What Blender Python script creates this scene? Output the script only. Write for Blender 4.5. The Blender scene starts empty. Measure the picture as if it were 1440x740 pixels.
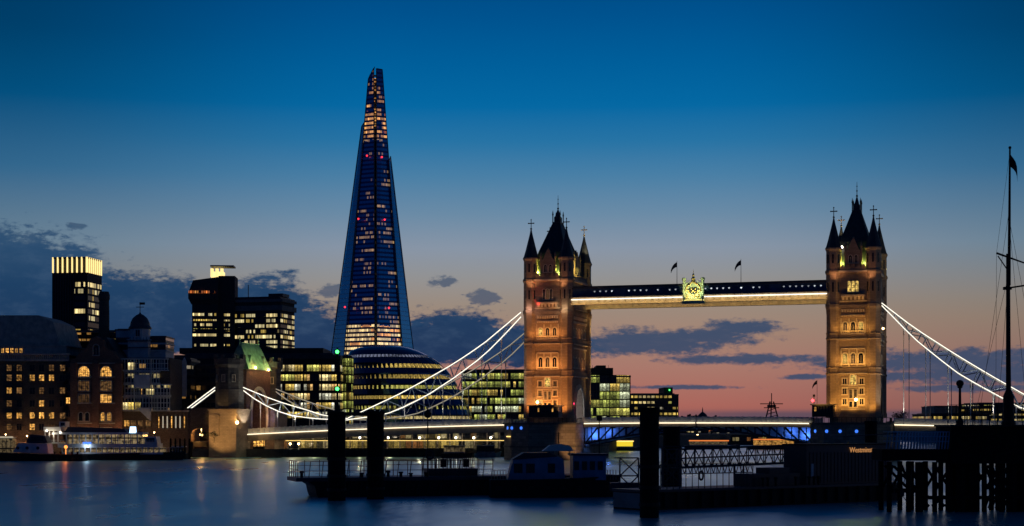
import bpy, math, random
from mathutils import Vector, Matrix
R = math.radians
random.seed(11)
scene = bpy.context.scene
col = scene.collection

# ------------------------------------------------------------------ camera
F, CX, HY, CH = 2246.0, 720.0, 598.0, 9.8
cam_d = bpy.data.cameras.new("camera")
cam = bpy.data.objects.new("camera", cam_d); col.objects.link(cam)
cam.location = (0, 0, CH); cam.rotation_euler = (R(90), 0, 0)
cam_d.sensor_width = 36; cam_d.lens = 36 * F / 1440
cam_d.shift_y = (HY - 370) / 1440
cam_d.clip_start = 1; cam_d.clip_end = 30000
scene.camera = cam

# ------------------------------------------------------------------ exposure
scene.view_settings.view_transform = 'Standard'
scene.view_settings.look = 'None'
scene.view_settings.exposure = 0
scene.view_settings.gamma = 1
scene.cycles.use_denoising = True
scene.cycles.max_bounces = 5
scene.cycles.diffuse_bounces = 2
scene.cycles.glossy_bounces = 3
scene.cycles.sample_clamp_indirect = 4
scene.cycles.sample_clamp_direct = 0
scene.cycles.use_light_tree = True

def s2l(r, g, b):
    f = lambda c: (c / 255 / 12.92) if c <= 10 else (((c / 255) + 0.055) / 1.055) ** 2.4
    return (f(r), f(g), f(b), 1)

class NT:
    """tiny node-tree helper"""
    def __init__(s, nt): s.t = nt; s.n = nt.nodes; s.l = nt.links
    def new(s, typ, **kw):
        n = s.n.new(typ)
        for k, v in kw.items(): setattr(n, k, v)
        return n
    def put(s, n, i, v):
        if v is None: return
        if hasattr(v, 'is_output'): s.l.new(v, n.inputs[i])
        else: n.inputs[i].default_value = v
    def math(s, op, a, b=None, c=None, clamp=False):
        n = s.new('ShaderNodeMath', operation=op, use_clamp=clamp)
        s.put(n, 0, a); s.put(n, 1, b); s.put(n, 2, c)
        return n.outputs[0]
    def mix(s, f, a, b, typ='MIX'):
        n = s.new('ShaderNodeMix', data_type='RGBA', blend_type=typ)
        s.put(n, 0, f); s.put(n, 6, a); s.put(n, 7, b)
        return n.outputs[2]
    def ramp(s, f, stops, interp='LINEAR'):
        n = s.new('ShaderNodeValToRGB'); s.put(n, 0, f)
        cr = n.color_ramp; cr.interpolation = interp
        while len(cr.elements) > 1: cr.elements.remove(cr.elements[-1])
        cr.elements[0].position, cr.elements[0].color = stops[0]
        for p, c in stops[1:]:
            e = cr.elements.new(p); e.color = c
        return n.outputs[0]
    def smooth(s, v, lo, hi):
        n = s.new('ShaderNodeMapRange', interpolation_type='SMOOTHSTEP')
        s.put(n, 0, v); n.inputs[1].default_value = lo; n.inputs[2].default_value = hi
        return n.outputs[0]
    def xyz(s, x=0.0, y=0.0, z=0.0):
        n = s.new('ShaderNodeCombineXYZ'); s.put(n, 0, x); s.put(n, 1, y); s.put(n, 2, z)
        return n.outputs[0]
    def sep(s, v):
        n = s.new('ShaderNodeSeparateXYZ'); s.put(n, 0, v); return n.outputs
    def noise(s, vec, scale, detail=3.0, rough=0.55, out=0, dist=0.0):
        n = s.new('ShaderNodeTexNoise'); s.put(n, 'Vector', vec)
        n.inputs['Scale'].default_value = scale; n.inputs['Detail'].default_value = detail
        n.inputs['Roughness'].default_value = rough; n.inputs['Distortion'].default_value = dist
        return n.outputs[out]

# ------------------------------------------------------------------ sky (world): afterglow low in the west, deep blue above and behind
world = bpy.data.worlds.new("World"); scene.world = world
world.use_nodes = True
w = NT(world.node_tree)
for n in list(w.n): w.n.remove(n)
tc = w.new('ShaderNodeTexCoord')
dx, dy, dz = w.sep(tc.outputs['Generated'])
el = w.math('MULTIPLY', w.math('ARCSINE', dz), 57.29578)              # elevation in degrees
az = w.math('MULTIPLY', w.math('ARCTAN2', dx, dy), 57.29578)          # azimuth, 0 = due west (view axis)
t = w.math('DIVIDE', w.math('MAXIMUM', el, 0.0), 60.0)
front = w.ramp(t, [(0.0, s2l(138, 84, 84)), (0.71/60, s2l(170, 102, 92)), (2.14/60, s2l(168, 121, 108)), (3.2/60, s2l(163, 131, 114)),
                   (4.28/60, s2l(154, 138, 125)), (5.3/60, s2l(146, 146, 147)), (6.3/60, s2l(136, 149, 166)), (7.5/60, s2l(107, 139, 166)),
                   (8.8/60, s2l(75, 128, 166)), (10/60, s2l(40, 116, 165)), (11.3/60, s2l(4, 104, 163)), (12.8/60, s2l(0, 94, 154)),
                   (14.4/60, s2l(0, 82, 142)), (17/60, s2l(0, 66, 122)), (25/60, s2l(0, 44, 92)), (1.0, s2l(0, 24, 56))])
side = w.ramp(t, [(0.0, s2l(110, 80, 82)), (2.1/60, s2l(142, 106, 98)), (3.7/60, s2l(140, 122, 109)), (4.4/60, s2l(134, 126, 119)), (6.3/60, s2l(104, 128, 146)), (8.8/60, s2l(50, 102, 140)),
                  (11.3/60, s2l(2, 78, 124)), (13.5/60, s2l(0, 62, 104)), (17/60, s2l(0, 50, 90)), (25/60, s2l(0, 38, 78)), (1.0, s2l(0, 24, 56))])
back = w.ramp(t, [(0.0, s2l(12, 26, 54)), (8/60, s2l(8, 32, 74)), (25/60, s2l(0, 28, 66)), (1.0, s2l(0, 22, 52))])
daz = w.math('ABSOLUTE', w.math('SUBTRACT', az, 1.0))
fs = w.smooth(daz, 5.0, 20.0)
fb = w.smooth(w.math('MAXIMUM', w.math('MULTIPLY', az, 0.6), w.math('MULTIPLY', az, -1.0)), 35.0, 108.0)   # the north (right) keeps its glow longest
sky = w.mix(fb, w.mix(fs, front, side), back)
# clouds as soft patches in the sky's own angles, their outline broken up by noise
def cvec(sx, sy): return w.xyz(w.math('MULTIPLY', az, sx), w.math('MULTIPLY', el, sy), 0.0)
n1 = w.noise(cvec(0.55, 1.5), 1.0, 6.0, 0.62)
n2 = w.noise(cvec(1.6, 3.6), 1.0, 4.0, 0.6)
n3 = w.noise(cvec(4.0, 8.0), 1.0, 4.0, 0.6)
nn = w.math('ADD', w.math('ADD', w.math('MULTIPLY', w.math('SUBTRACT', n1, 0.5), 1.7), w.math('MULTIPLY', w.math('SUBTRACT', n2, 0.5), 1.4)), w.math('MULTIPLY', w.math('SUBTRACT', n3, 0.5), 0.95))
PD = F * math.tan(R(1.0))
def blob(px, py, rx, ry, soft=1.0):
    a0, e0 = math.degrees(math.atan((px - CX) / F)), math.degrees(math.atan((HY - py) / F))
    u = w.math('DIVIDE', w.math('SUBTRACT', az, a0), rx / PD)
    v = w.math('DIVIDE', w.math('SUBTRACT', el, e0), ry / PD)
    return w.math('MULTIPLY', w.math('SUBTRACT', 1.0, w.math('SQRT', w.math('ADD', w.math('MULTIPLY', u, u), w.math('MULTIPLY', v, v)))), soft)
def cloud_mask(blobs, lo, hi, amp):
    d = None
    for b in blobs:
        g = blob(*b)
        d = g if d is None else w.math('MAXIMUM', d, g)
    return w.smooth(w.math('ADD', d, w.math('MULTIPLY', nn, amp)), lo, hi)
m_left = cloud_mask([(20, 408, 150, 76), (-140, 400, 240, 90), (150, 446, 150, 66), (235, 446, 70, 54), (372, 442, 80, 58), (425, 466, 74, 40),
                     (250, 474, 280, 26), (640, 474, 100, 42), (730, 486, 120, 34), (600, 495, 70, 18), (460, 486, 76, 22)], -0.06, 0.3, 0.58)
m_right = cloud_mask([(905, 483, 150, 24), (1000, 474, 100, 16), (1040, 464, 66, 14), (1060, 506, 170, 9), (1330, 512, 240, 21), (1420, 528, 220, 22), (1300, 530, 130, 10),
                      (1130, 531, 44, 5), (960, 545, 100, 4), (1360, 548, 140, 6)], -0.05, 0.55, 0.8)
m_bits = cloud_mask([(625, 398, 26, 9), (680, 418, 28, 13), (464, 410, 24, 18), (108, 328, 16, 6), (40, 352, 60, 22), (500, 470, 40, 14), (560, 455, 50, 9)], 0.05, 0.6, 1.25)
cl = w.ramp(w.math('DIVIDE', el, 8.0), [(0.0, s2l(36, 60, 92)), (0.3, s2l(14, 50, 88)), (0.6, s2l(20, 60, 98)), (1.0, s2l(60, 92, 124))])
cl = w.mix(w.math('MULTIPLY', w.smooth(w.noise(cvec(0.9, 2.0), 1.0, 6.0, 0.65), 0.42, 0.75), 0.32), cl, s2l(70, 96, 126))
cr_ = w.ramp(w.math('DIVIDE', el, 6.0), [(0.0, s2l(98, 84, 96)), (0.25, s2l(62, 76, 104)), (1.0, s2l(44, 74, 106))])
cr_ = w.mix(w.math('MULTIPLY', w.smooth(w.noise(cvec(0.8, 3.2), 1.0, 6.0, 0.65), 0.48, 0.78), 0.3), cr_, s2l(104, 100, 114))
sky = w.mix(w.math('MULTIPLY', m_bits, 0.72), sky, cr_)
sky = w.mix(w.math('MULTIPLY', m_left, 0.97), sky, cl)
sky = w.mix(w.math('MULTIPLY', m_right, 0.95), sky, cr_)
low = w.math('MULTIPLY', w.smooth(w.math('MULTIPLY', el, -1.0), -0.62, -0.38), w.smooth(az, 3.0, 9.0))
sky = w.mix(w.math('MULTIPLY', low, 0.8), sky, s2l(84, 74, 92))
bg = w.new('ShaderNodeBackground'); w.put(bg, 0, sky); bg.inputs[1].default_value = 1.0
wo = w.new('ShaderNodeOutputWorld'); w.l.new(bg.outputs[0], wo.inputs[0])

# the sun has set behind the bridge: only a faint wide afterglow is left of it
sd = bpy.data.lights.new("afterglow", 'SUN'); sd.energy = 0.04; sd.angle = R(25); sd.color = (1, 0.62, 0.5)
so = bpy.data.objects.new("afterglow", sd); col.objects.link(so); so.rotation_euler = (R(86), 0, R(-186))

# ------------------------------------------------------------------ mesh helper
class MB:
    def __init__(s): s.v = []; s.f = []; s.m = []
    def add(s, vs, fs, mi=0):
        o = len(s.v); s.v += [tuple(p) for p in vs]
        for f in fs: s.f.append(tuple(i + o for i in f)); s.m.append(mi)
        return s
    def box(s, x0, x1, y0, y1, z0, z1, mi=0):
        return s.add([(x0,y0,z0),(x1,y0,z0),(x1,y1,z0),(x0,y1,z0),(x0,y0,z1),(x1,y0,z1),(x1,y1,z1),(x0,y1,z1)],
              [(0,3,2,1),(4,5,6,7),(0,1,5,4),(1,2,6,5),(2,3,7,6),(3,0,4,7)], mi)
    def loft(s, rings, caps=(True, True), mi=0):
        n = len(rings[0]); vs = [p for r in rings for p in r]; fs = []
        for k in range(len(rings) - 1):
            for i in range(n):
                j = (i + 1) % n
                fs.append((k*n+i, k*n+j, (k+1)*n+j, (k+1)*n+i))
        if caps[0]: fs.append(tuple(reversed(range(n))))
        if caps[1]: fs.append(tuple(range((len(rings)-1)*n, len(rings)*n)))
        return s.add(vs, fs, mi)
    def prism(s, poly, z0, z1, mi=0):
        return s.loft([[(x, y, z0) for x, y in poly], [(x, y, z1) for x, y in poly]], mi=mi)
    def slab_y(s, poly, y0, y1, mi=0):      # polygon in (x,z), extruded along y
        return s.loft([[(x, y1, z) for x, z in poly], [(x, y0, z) for x, z in poly]], mi=mi)
    def slab_x(s, poly, x0, x1, mi=0):      # polygon in (y,z), extruded along x
        return s.loft([[(x0, y, z) for y, z in poly], [(x1, y, z) for y, z in poly]], mi=mi)
    def lathe(s, prof, cx=0, cy=0, n=8, rot=None, mi=0, sx=1, sy=1):
        rot = math.pi / n if rot is None else rot
        rings = [[(cx + sx*r*math.cos(rot + 2*math.pi*i/n), cy + sy*r*math.sin(rot + 2*math.pi*i/n), z) for i in range(n)] for r, z in prof]
        return s.loft(rings, mi=mi)
    def tube(s, p, q, r, n=5, r2=None, mi=0):
        p, q = Vector(p), Vector(q); d = q - p
        if d.length < 1e-6: return s
        d.normalize(); a = d.orthogonal().normalized(); b = d.cross(a)
        r2 = r if r2 is None else r2
        return s.loft([[p + (a*math.cos(2*math.pi*i/n) + b*math.sin(2*math.pi*i/n))*r for i in range(n)],
                [q + (a*math.cos(2*math.pi*i/n) + b*math.sin(2*math.pi*i/n))*r2 for i in range(n)]], mi=mi)
    def bar(s, p, q, wd, h, mi=0):          # flat bar: wd across (horizontal), h high
        p, q = Vector(p), Vector(q); d = (q - p).normalized()
        a = Vector((0, 0, 1)).cross(d)
        a = a.normalized() if a.length > 1e-4 else Vector((1, 0, 0)); b = d.cross(a).normalized()
        cs = [(-1,-1),(1,-1),(1,1),(-1,1)]
        return s.loft([[p + a*x*wd/2 + b*y*h/2 for x, y in cs], [q + a*x*wd/2 + b*y*h/2 for x, y in cs]], mi=mi)
    def path(s, pts, wd, h, mi=0):
        for a, b in zip(pts, pts[1:]): s.bar(a, b, wd, h, mi)
        return s
    def tpath(s, pts, r, n=5, mi=0):
        for a, b in zip(pts, pts[1:]): s.tube(a, b, r, n, mi=mi)
        return s
    def ball(s, c, r, n=8, m=6, sz=1, mi=0):
        rings = []
        for k in range(m + 1):
            th = math.pi * (k + 0.02 * (k == 0) - 0.02 * (k == m)) / m
            rings.append([(c[0] + r*math.sin(th)*math.cos(2*math.pi*i/n), c[1] + r*math.sin(th)*math.sin(2*math.pi*i/n), c[2] - sz*r*math.cos(th)) for i in range(n)])
        return s.loft(rings, mi=mi)
    def quad(s, a, b, c, d, mi=0): return s.add([a, b, c, d], [(0, 1, 2, 3)], mi)
    def mesh(s, name, mats, smooth=False):
        me = bpy.data.meshes.new(name); me.from_pydata(s.v, [], s.f)
        for m in (mats if isinstance(mats, (list, tuple)) else [mats]): me.materials.append(m)
        me.polygons.foreach_set('material_index', s.m)
        if smooth: me.polygons.foreach_set('use_smooth', [True] * len(s.f))
        uv = me.uv_layers.new(name='UVMap').data          # wall-plane metres: u along the wall, v up
        for p in me.polygons:
            nx, ny, nz = p.normal
            h = math.hypot(nx, ny)
            for li in p.loop_indices:
                x, y, z = me.vertices[me.loops[li].vertex_index].co
                uv[li].uv = (x, y) if h < 0.35 else ((-ny*x + nx*y) / h, z)
        me.update()
        return me
    def build(s, name, mats, parent=None, loc=None, smooth=False):
        o = bpy.data.objects.new(name, s.mesh(name, mats, smooth)); col.objects.link(o)
        if parent: o.parent = parent
        if loc: o.location = loc
        return o

def put(name, mesh, parent, loc=(0,0,0), rz=0.0):
    o = bpy.data.objects.new(name, mesh); col.objects.link(o); o.parent = parent
    o.location = loc; o.rotation_euler = (0, 0, rz); return o
def tag(o, label, cat, group=None, kind=None):
    o['label'] = label; o['category'] = cat
    if group: o['group'] = group
    if kind: o['kind'] = kind
    return o
def thing(name, label, cat, loc=(0,0,0), rz=0.0, group=None):
    o = bpy.data.objects.new(name, None); col.objects.link(o)
    o.empty_display_size = 0.5
    o.location = loc; o.rotation_euler = (0, 0, rz)
    return tag(o, label, cat, group)
def struct(mb, name, mat, smooth=False, kind='structure'):
    o = mb.build(name, mat, smooth=smooth); o['kind'] = kind; return o
KIDS = {}
def kids(o): return [c for c in bpy.data.objects if c.parent == o]
def copy_tree(o, parent=None):
    c = o.copy(); col.objects.link(c)
    if parent: c.parent = parent
    for ch in kids(o): copy_tree(ch, c)
    return c
def PX(px, Y): return (px - CX) / F * Y
def PZ(py, Y): return CH + (HY - py) / F * Y
def lamp(name, typ, loc, power, color, parent=None, target=None, size=0.3, cone=80, blend=0.6):
    d = bpy.data.lights.new(name, typ); d.energy = power; d.color = color
    if typ in ('POINT', 'SPOT'): d.shadow_soft_size = size
    if typ == 'SPOT': d.spot_size = R(cone); d.spot_blend = blend
    o = bpy.data.objects.new(name, d); col.objects.link(o); o.location = loc
    if target is not None: o.rotation_euler = (Vector(target) - Vector(loc)).to_track_quat('-Z', 'Y').to_euler()
    if parent: o.parent = parent
    return o

# ------------------------------------------------------------------ materials
MATS = {}
def base_mat(name):
    m = bpy.data.materials.new(name); m.use_nodes = True
    t = NT(m.node_tree); p = t.n['Principled BSDF']
    MATS[name] = m
    return m, t, p
def pbr(name, c, rough=0.7, metal=0.0, var=0.25, scale=0.6, bump=0.0, spec=0.5):
    m, t, p = base_mat(name)
    tc = t.new('ShaderNodeTexCoord')
    nz = t.noise(tc.outputs['Object'], scale, 5.0, 0.6)
    c0 = tuple(x * (1 - var) for x in c) + (1,); c1 = tuple(min(1, x * (1 + var)) for x in c) + (1,)
    t.put(p, 'Base Color', t.mix(t.smooth(nz, 0.3, 0.7), c0, c1))
    t.put(p, 'Roughness', t.math('ADD', rough - 0.08, t.math('MULTIPLY', nz, 0.16)))
    p.inputs['Metallic'].default_value = metal
    p.inputs['Specular IOR Level'].default_value = spec
    if bump:
        b = t.new('ShaderNodeBump'); b.inputs['Strength'].default_value = bump; b.inputs['Distance'].default_value = 0.1
        t.l.new(t.noise(tc.outputs['Object'], scale * 8, 4.0), b.inputs['Height']); t.l.new(b.outputs[0], p.inputs['Normal'])
    return m
def masonry(name, c, mortar, bw=1.1, bh=0.45, var=0.3, rough=0.85, bump=0.5, stain=0.35):
    m, t, p = base_mat(name)
    tc = t.new('ShaderNodeTexCoord'); 
    b = t.new('ShaderNodeTexBrick'); t.l.new(tc.outputs['UV'], b.inputs['Vector'])
    b.inputs['Scale'].default_value = 1.0; b.inputs['Brick Width'].default_value = bw; b.inputs['Row Height'].default_value = bh
    b.inputs['Mortar Size'].default_value = 0.03; b.inputs['Bias'].default_value = 0.0
    b.inputs['Color1'].default_value = tuple(x*(1-var) for x in c) + (1,); b.inputs['Color2'].default_value = tuple(min(1, x*(1+var)) for x in c) + (1,)
    b.inputs['Mortar'].default_value = tuple(mortar) + (1,)
    nz = t.noise(tc.outputs['Object'], 0.35, 6.0, 0.65)
    dirty = t.mix(t.smooth(nz, 0.42, 0.72), b.outputs['Color'], tuple(x*0.45 for x in c) + (1,))
    t.put(p, 'Base Color', t.mix(stain, b.outputs['Color'], dirty))
    p.inputs['Roughness'].default_value = rough
    bm = t.new('ShaderNodeBump'); bm.inputs['Strength'].default_value = bump; bm.inputs['Distance'].default_value = 0.06
    t.l.new(t.math('ADD', t.math('MULTIPLY', b.outputs['Fac'], -0.6), t.noise(tc.outputs['Object'], 3.0, 4.0)), bm.inputs['Height'])
    t.l.new(bm.outputs[0], p.inputs['Normal'])
    return m
def glow(name, c, strength):
    m, t, p = base_mat(name)
    p.inputs['Base Color'].default_value = (0.02, 0.02, 0.02, 1)
    p.inputs['Emission Color'].default_value = tuple(c) + (1,); p.inputs['Emission Strength'].default_value = strength
    return m
def glazing(name, cw, ch, prob, cols, strength, glass=(0.012, 0.02, 0.035), sill=0.2, head=0.92, mull=0.09, row_w=0.35, blk=4, blk_w=0.3, rough=0.12, seed=0.0, frame=(0.02, 0.022, 0.025), zmin=0.0, zmax=1.0, clutter=0.6, metal=0.0, bh=0.0, gain=None, tint=None):
    """curtain wall seen at night: every window cell of cw x ch metres is lit or not; prob is a number or [(height fraction, probability)...] over zmin..zmax"""
    m, t, p = base_mat(name)
    tc = t.new('ShaderNodeTexCoord')
    u, v, _ = t.sep(tc.outputs['UV'])
    oi = t.new('ShaderNodeObjectInfo')
    cu, cv = t.math('DIVIDE', u, cw), t.math('DIVIDE', t.math('SUBTRACT', v, 0.003), ch)
    iu, iv = t.math('FLOOR', cu), t.math('FLOOR', cv)
    fu, fv = t.math('FRACT', cu), t.math('FRACT', cv)
    def wn(a, b):
        n = t.new('ShaderNodeTexWhiteNoise', noise_dimensions='4D')
        t.l.new(t.xyz(t.math('ADD', a, seed), b, t.math('FLOOR', t.math('MULTIPLY', oi.outputs['Random'], 97.0))), n.inputs['Vector'])
        n.inputs['W'].default_value = seed
        return n.outputs
    r1 = wn(iu, iv); r2 = wn(3.0, iv); r3 = wn(t.math('FLOOR', t.math('DIVIDE', cu, blk)), iv)
    sc = t.math('ADD', t.math('ADD', t.math('MULTIPLY', r1[0], 1 - row_w - blk_w), t.math('MULTIPLY', r2[0], row_w)), t.math('MULTIPLY', r3[0], blk_w))
    if isinstance(prob, (int, float)): pr = prob
    else:
        pr = t.ramp(t.math('DIVIDE', t.math('SUBTRACT', v, zmin), zmax - zmin), [(a, (b, b, b, 1)) for a, b in prob])
    lit = t.smooth(t.math('SUBTRACT', pr, sc), -0.02, 0.02)
    inside = t.math('MULTIPLY', t.math('MULTIPLY', t.math('GREATER_THAN', fu, mull), t.math('GREATER_THAN', fv, sill)), t.math('LESS_THAN', fv, head))
    br = t.math('ADD', 0.3, t.math('MULTIPLY', t.math('POWER', r1[0], 1.6), 1.2))
    cl = t.noise(t.xyz(u, t.math('MULTIPLY', v, 0.8), t.math('ADD', seed, t.math('MULTIPLY', oi.outputs['Random'], 50.0))), 1.9, 3.0, 0.8)
    cl = t.math('ADD', 1 - clutter, t.math('MULTIPLY', t.smooth(cl, 0.38, 0.6), clutter))
    if bh:                                                  # rooms are brightest under their ceiling lights, furniture darkens the lower half
        cl = t.math('MULTIPLY', cl, t.math('ADD', 0.45, t.math('MULTIPLY', t.smooth(t.math('DIVIDE', v, bh), 0.35, 0.8), 0.9)))
    p.inputs['Metallic'].default_value = metal
    n = len(cols)
    rc = t.ramp(t.new('ShaderNodeSeparateColor').outputs[0] if False else r3[0], [(i / n, tuple(c) + (1,)) for i, c in enumerate(cols)], 'CONSTANT')
    e = t.math('MULTIPLY', t.math('MULTIPLY', t.math('MULTIPLY', lit, inside), t.math('MULTIPLY', br, cl)), strength)
    if tint: rc = t.mix(1.0, rc, t.ramp(t.math('DIVIDE', t.math('SUBTRACT', v, zmin), zmax - zmin), [(a, tuple(b) + (1,)) for a, b in tint], 'CONSTANT'), 'MULTIPLY')
    if gain: e = t.math('MULTIPLY', e, t.ramp(t.math('DIVIDE', t.math('SUBTRACT', v, zmin), zmax - zmin), [(a, (b, b, b, 1)) for a, b in gain], 'CONSTANT'))
    t.put(p, 'Base Color', t.mix(inside, tuple(frame) + (1,), tuple(glass) + (1,)))
    t.put(p, 'Roughness', t.math('ADD', 0.5, t.math('MULTIPLY', inside, rough - 0.5)))
    p.inputs['Specular IOR Level'].default_value = 0.6
    t.put(p, 'Emission Color', rc); t.put(p, 'Emission Strength', e)
    return m
def lit_pane(name, c, strength, cell=(0.6, 0.7), frame=0.12):
    """a lit room behind a small window: uneven light, glazing bars"""
    m, t, p = base_mat(name)
    tc = t.new('ShaderNodeTexCoord'); oi = t.new('ShaderNodeObjectInfo')
    u, v, _ = t.sep(tc.outputs['UV'])
    fu, fv = t.math('FRACT', t.math('DIVIDE', t.math('ADD', u, 50.0), cell[0])), t.math('FRACT', t.math('DIVIDE', v, cell[1]))
    ins = t.math('MULTIPLY', t.math('GREATER_THAN', fu, frame), t.math('GREATER_THAN', fv, frame))
    nz = t.noise(t.xyz(u, v, t.math('MULTIPLY', oi.outputs['Random'], 60.0)), 1.3, 3.0)
    e = t.math('MULTIPLY', t.math('MULTIPLY', t.smooth(nz, 0.28, 0.66), ins), t.math('MULTIPLY', t.math('ADD', 0.35, oi.outputs['Random']), strength))
    p.inputs['Base Color'].default_value = (0.02, 0.02, 0.022, 1); p.inputs['Roughness'].default_value = 0.2
    p.inputs['Emission Color'].default_value = tuple(c) + (1,); t.put(p, 'Emission Strength', e)
    return m

M = MATS
masonry('tower_stone', (0.38, 0.28, 0.19), (0.24, 0.18, 0.12), 1.2, 0.45, var=0.14, stain=0.5)
masonry('dark_granite', (0.09, 0.085, 0.08), (0.04, 0.04, 0.04), 1.8, 0.8)
masonry('pier_granite', (0.2, 0.17, 0.14), (0.08, 0.07, 0.06), 1.8, 0.8)
pbr('pale_stone', (0.66, 0.56, 0.4), 0.8, var=0.15)
pbr('bridge_fascia', (0.26, 0.22, 0.17), 0.6, var=0.2)
masonry('red_brick', (0.26, 0.12, 0.08), (0.09, 0.07, 0.06), 0.5, 0.2, stain=0.5)
masonry('brown_brick', (0.17, 0.12, 0.09), (0.05, 0.04, 0.035), 0.5, 0.2, stain=0.5)
pbr('render_band', (0.44, 0.38, 0.33), 0.85)
pbr('slate', (0.045, 0.05, 0.055), 0.55, var=0.35, scale=1.2, bump=0.3)
pbr('copper_green', (0.22, 0.34, 0.22), 0.65, var=0.3)
pbr('lead', (0.06, 0.065, 0.075), 0.5, metal=0.3)
pbr('gold', (0.85, 0.62, 0.22), 0.4, metal=0.25, var=0.1)
pbr('crest_paint', (0.5, 0.62, 0.42), 0.6, var=0.1)
pbr('blue_paint', (0.03, 0.07, 0.16), 0.45, var=0.25)
pbr('pale_blue_paint', (0.42, 0.52, 0.64), 0.5, var=0.15)
pbr('boat_blue', (0.14, 0.24, 0.38), 0.5, var=0.2)
pbr('white_paint', (0.7, 0.7, 0.68), 0.45, var=0.12)
pbr('dull_white', (0.55, 0.57, 0.6), 0.55, var=0.15)
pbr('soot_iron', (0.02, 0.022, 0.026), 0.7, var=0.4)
pbr('black_steel', (0.007, 0.008, 0.01), 0.65, var=0.4, spec=0.3)
pbr('navy_steel', (0.012, 0.02, 0.04), 0.5, var=0.3)
pbr('timber_pile', (0.008, 0.008, 0.009), 0.9, var=0.5, scale=2.0, bump=0.4, spec=0.15)
pbr('grey_steel', (0.18, 0.19, 0.2), 0.5, var=0.2)
pbr('concrete', (0.24, 0.23, 0.21), 0.85, var=0.25, bump=0.2)
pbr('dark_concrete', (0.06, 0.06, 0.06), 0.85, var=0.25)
pbr('asphalt', (0.05, 0.05, 0.052), 0.85)
pbr('earth', (0.045, 0.045, 0.042), 0.95, var=0.35, scale=0.05)
pbr('dark_glass', (0.01, 0.014, 0.02), 0.08, var=0.2)
pbr('blue_glass', (0.016, 0.04, 0.085), 0.12, var=0.3, scale=0.05, spec=0.8)
pbr('crown_leaf', (0.03, 0.042, 0.022), 0.8, var=0.4)
pbr('bark', (0.05, 0.04, 0.03), 0.9)
pbr('flag_cloth', (0.03, 0.03, 0.05), 0.8, var=0.5, scale=2.0)
pbr('red_paint', (0.35, 0.03, 0.02), 0.5)
pbr('rubber', (0.015, 0.015, 0.015), 0.9)
pbr('skin', (0.4, 0.26, 0.2), 0.6)
glow('strip_white', (1.0, 0.9, 0.72), 1.8)
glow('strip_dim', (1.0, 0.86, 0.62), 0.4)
glow('strip_deck', (1.0, 0.83, 0.55), 2.0)
glow('lamp_warm', (1.0, 0.62, 0.22), 14)
glow('lamp_white', (1.0, 0.88, 0.68), 10)
glow('lamp_red', (1.0, 0.05, 0.06), 6)
glow('beacon_red', (1.0, 0.03, 0.05), 2.5)
glow('lamp_pink', (1.0, 0.04, 0.14), 4)
glow('lamp_green', (0.06, 1.0, 0.14), 5)
glow('lamp_blue', (0.05, 0.2, 1.0), 1.3)
glow('lamp_bluewhite', (0.5, 0.75, 1.0), 2.2)
glow('lamp_orange', (1.0, 0.3, 0.05), 2.0)
glow('strip_orange', (1.0, 0.26, 0.05), 0.9)
glow('strip_gold', (1.0, 0.66, 0.18), 1.6)
glow('sign_yellow', (1.0, 0.72, 0.04), 0.9)
glow('sign_orange', (0.95, 0.42, 0.14), 0.5)
lit_pane('pane_warm', (1.0, 0.48, 0.1), 1.5)
lit_pane('pane_dim', (1.0, 0.5, 0.16), 0.25)
lit_pane('pane_tower', (1.0, 0.66, 0.16), 1.6, (0.45, 0.6))
lit_pane('pane_deck', (1.0, 0.72, 0.36), 0.24, (1.2, 3.0))
lit_pane('pane_walk', (0.85, 0.92, 1.0), 1.3, (9.0, 9.0), 0.0)
Y1, Y2, Y3, Y4 = (0.9, 0.62, 0.14), (0.78, 0.72, 0.16), (0.95, 0.74, 0.32), (0.6, 0.66, 0.14)
glazing('office_yellow', 1.25, 50.0, 0.72, (Y1, Y3, Y2, (0.85, 0.82, 0.6), Y1, (1, .6, .2)), 1.5, sill=-1, head=2, mull=0.16, row_w=0.1, blk=4, blk_w=0.3, bh=2.5, clutter=0.7)
glazing('office_green', 1.25, 50.0, 0.74, (Y4, Y2, (0.75, 0.8, 0.5), Y4, Y1), 1.15, sill=-1, head=2, mull=0.14, row_w=0.1, blk=3, blk_w=0.3, seed=5, bh=2.7, clutter=0.8)
glazing('hall_band', 1.4, 50.0, 0.64, (Y1, Y1, Y3, Y2), 1.2, sill=-1, head=2, mull=0.12, row_w=0.05, blk=9, blk_w=0.4, seed=9, clutter=0.7)
glazing('hall_top', 1.4, 50.0, 0.5, ((.5, .55, .8), (.6, .6, .8), (.8, .75, .8), (.4, .5, .8)), 0.35, sill=-1, head=2, mull=0.2, row_w=0.0, blk=7, blk_w=0.5, seed=10)
glazing('hospital_band', 1.8, 50.0, 0.46, (Y3, (0.95, 0.8, 0.4), Y1, Y3), 1.4, sill=-1, head=2, row_w=0.12, blk=6, blk_w=0.5, seed=3, clutter=0.35)
glazing('far_grid', 2.2, 3.4, 0.5, (Y1, Y3, (0.9, 0.8, 0.55), Y2), 1.2, sill=0.3, head=0.85, mull=0.3, seed=21)
glazing('apartment_grid', 1.6, 3.0, 0.3, ((1, .5, .12), Y1, (0.9, 0.75, 0.5), (1, .4, .1)), 0.9, sill=0.25, mull=0.16, seed=33, frame=(0.03, 0.03, 0.03))
glazing('quay_shops', 1.9, 50.0, 0.5, (Y1, Y3, (1, .4, .1), (1, .45, .1)), 0.5, sill=-1, head=2, row_w=0.0, blk=3, blk_w=0.5, seed=41)
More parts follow.
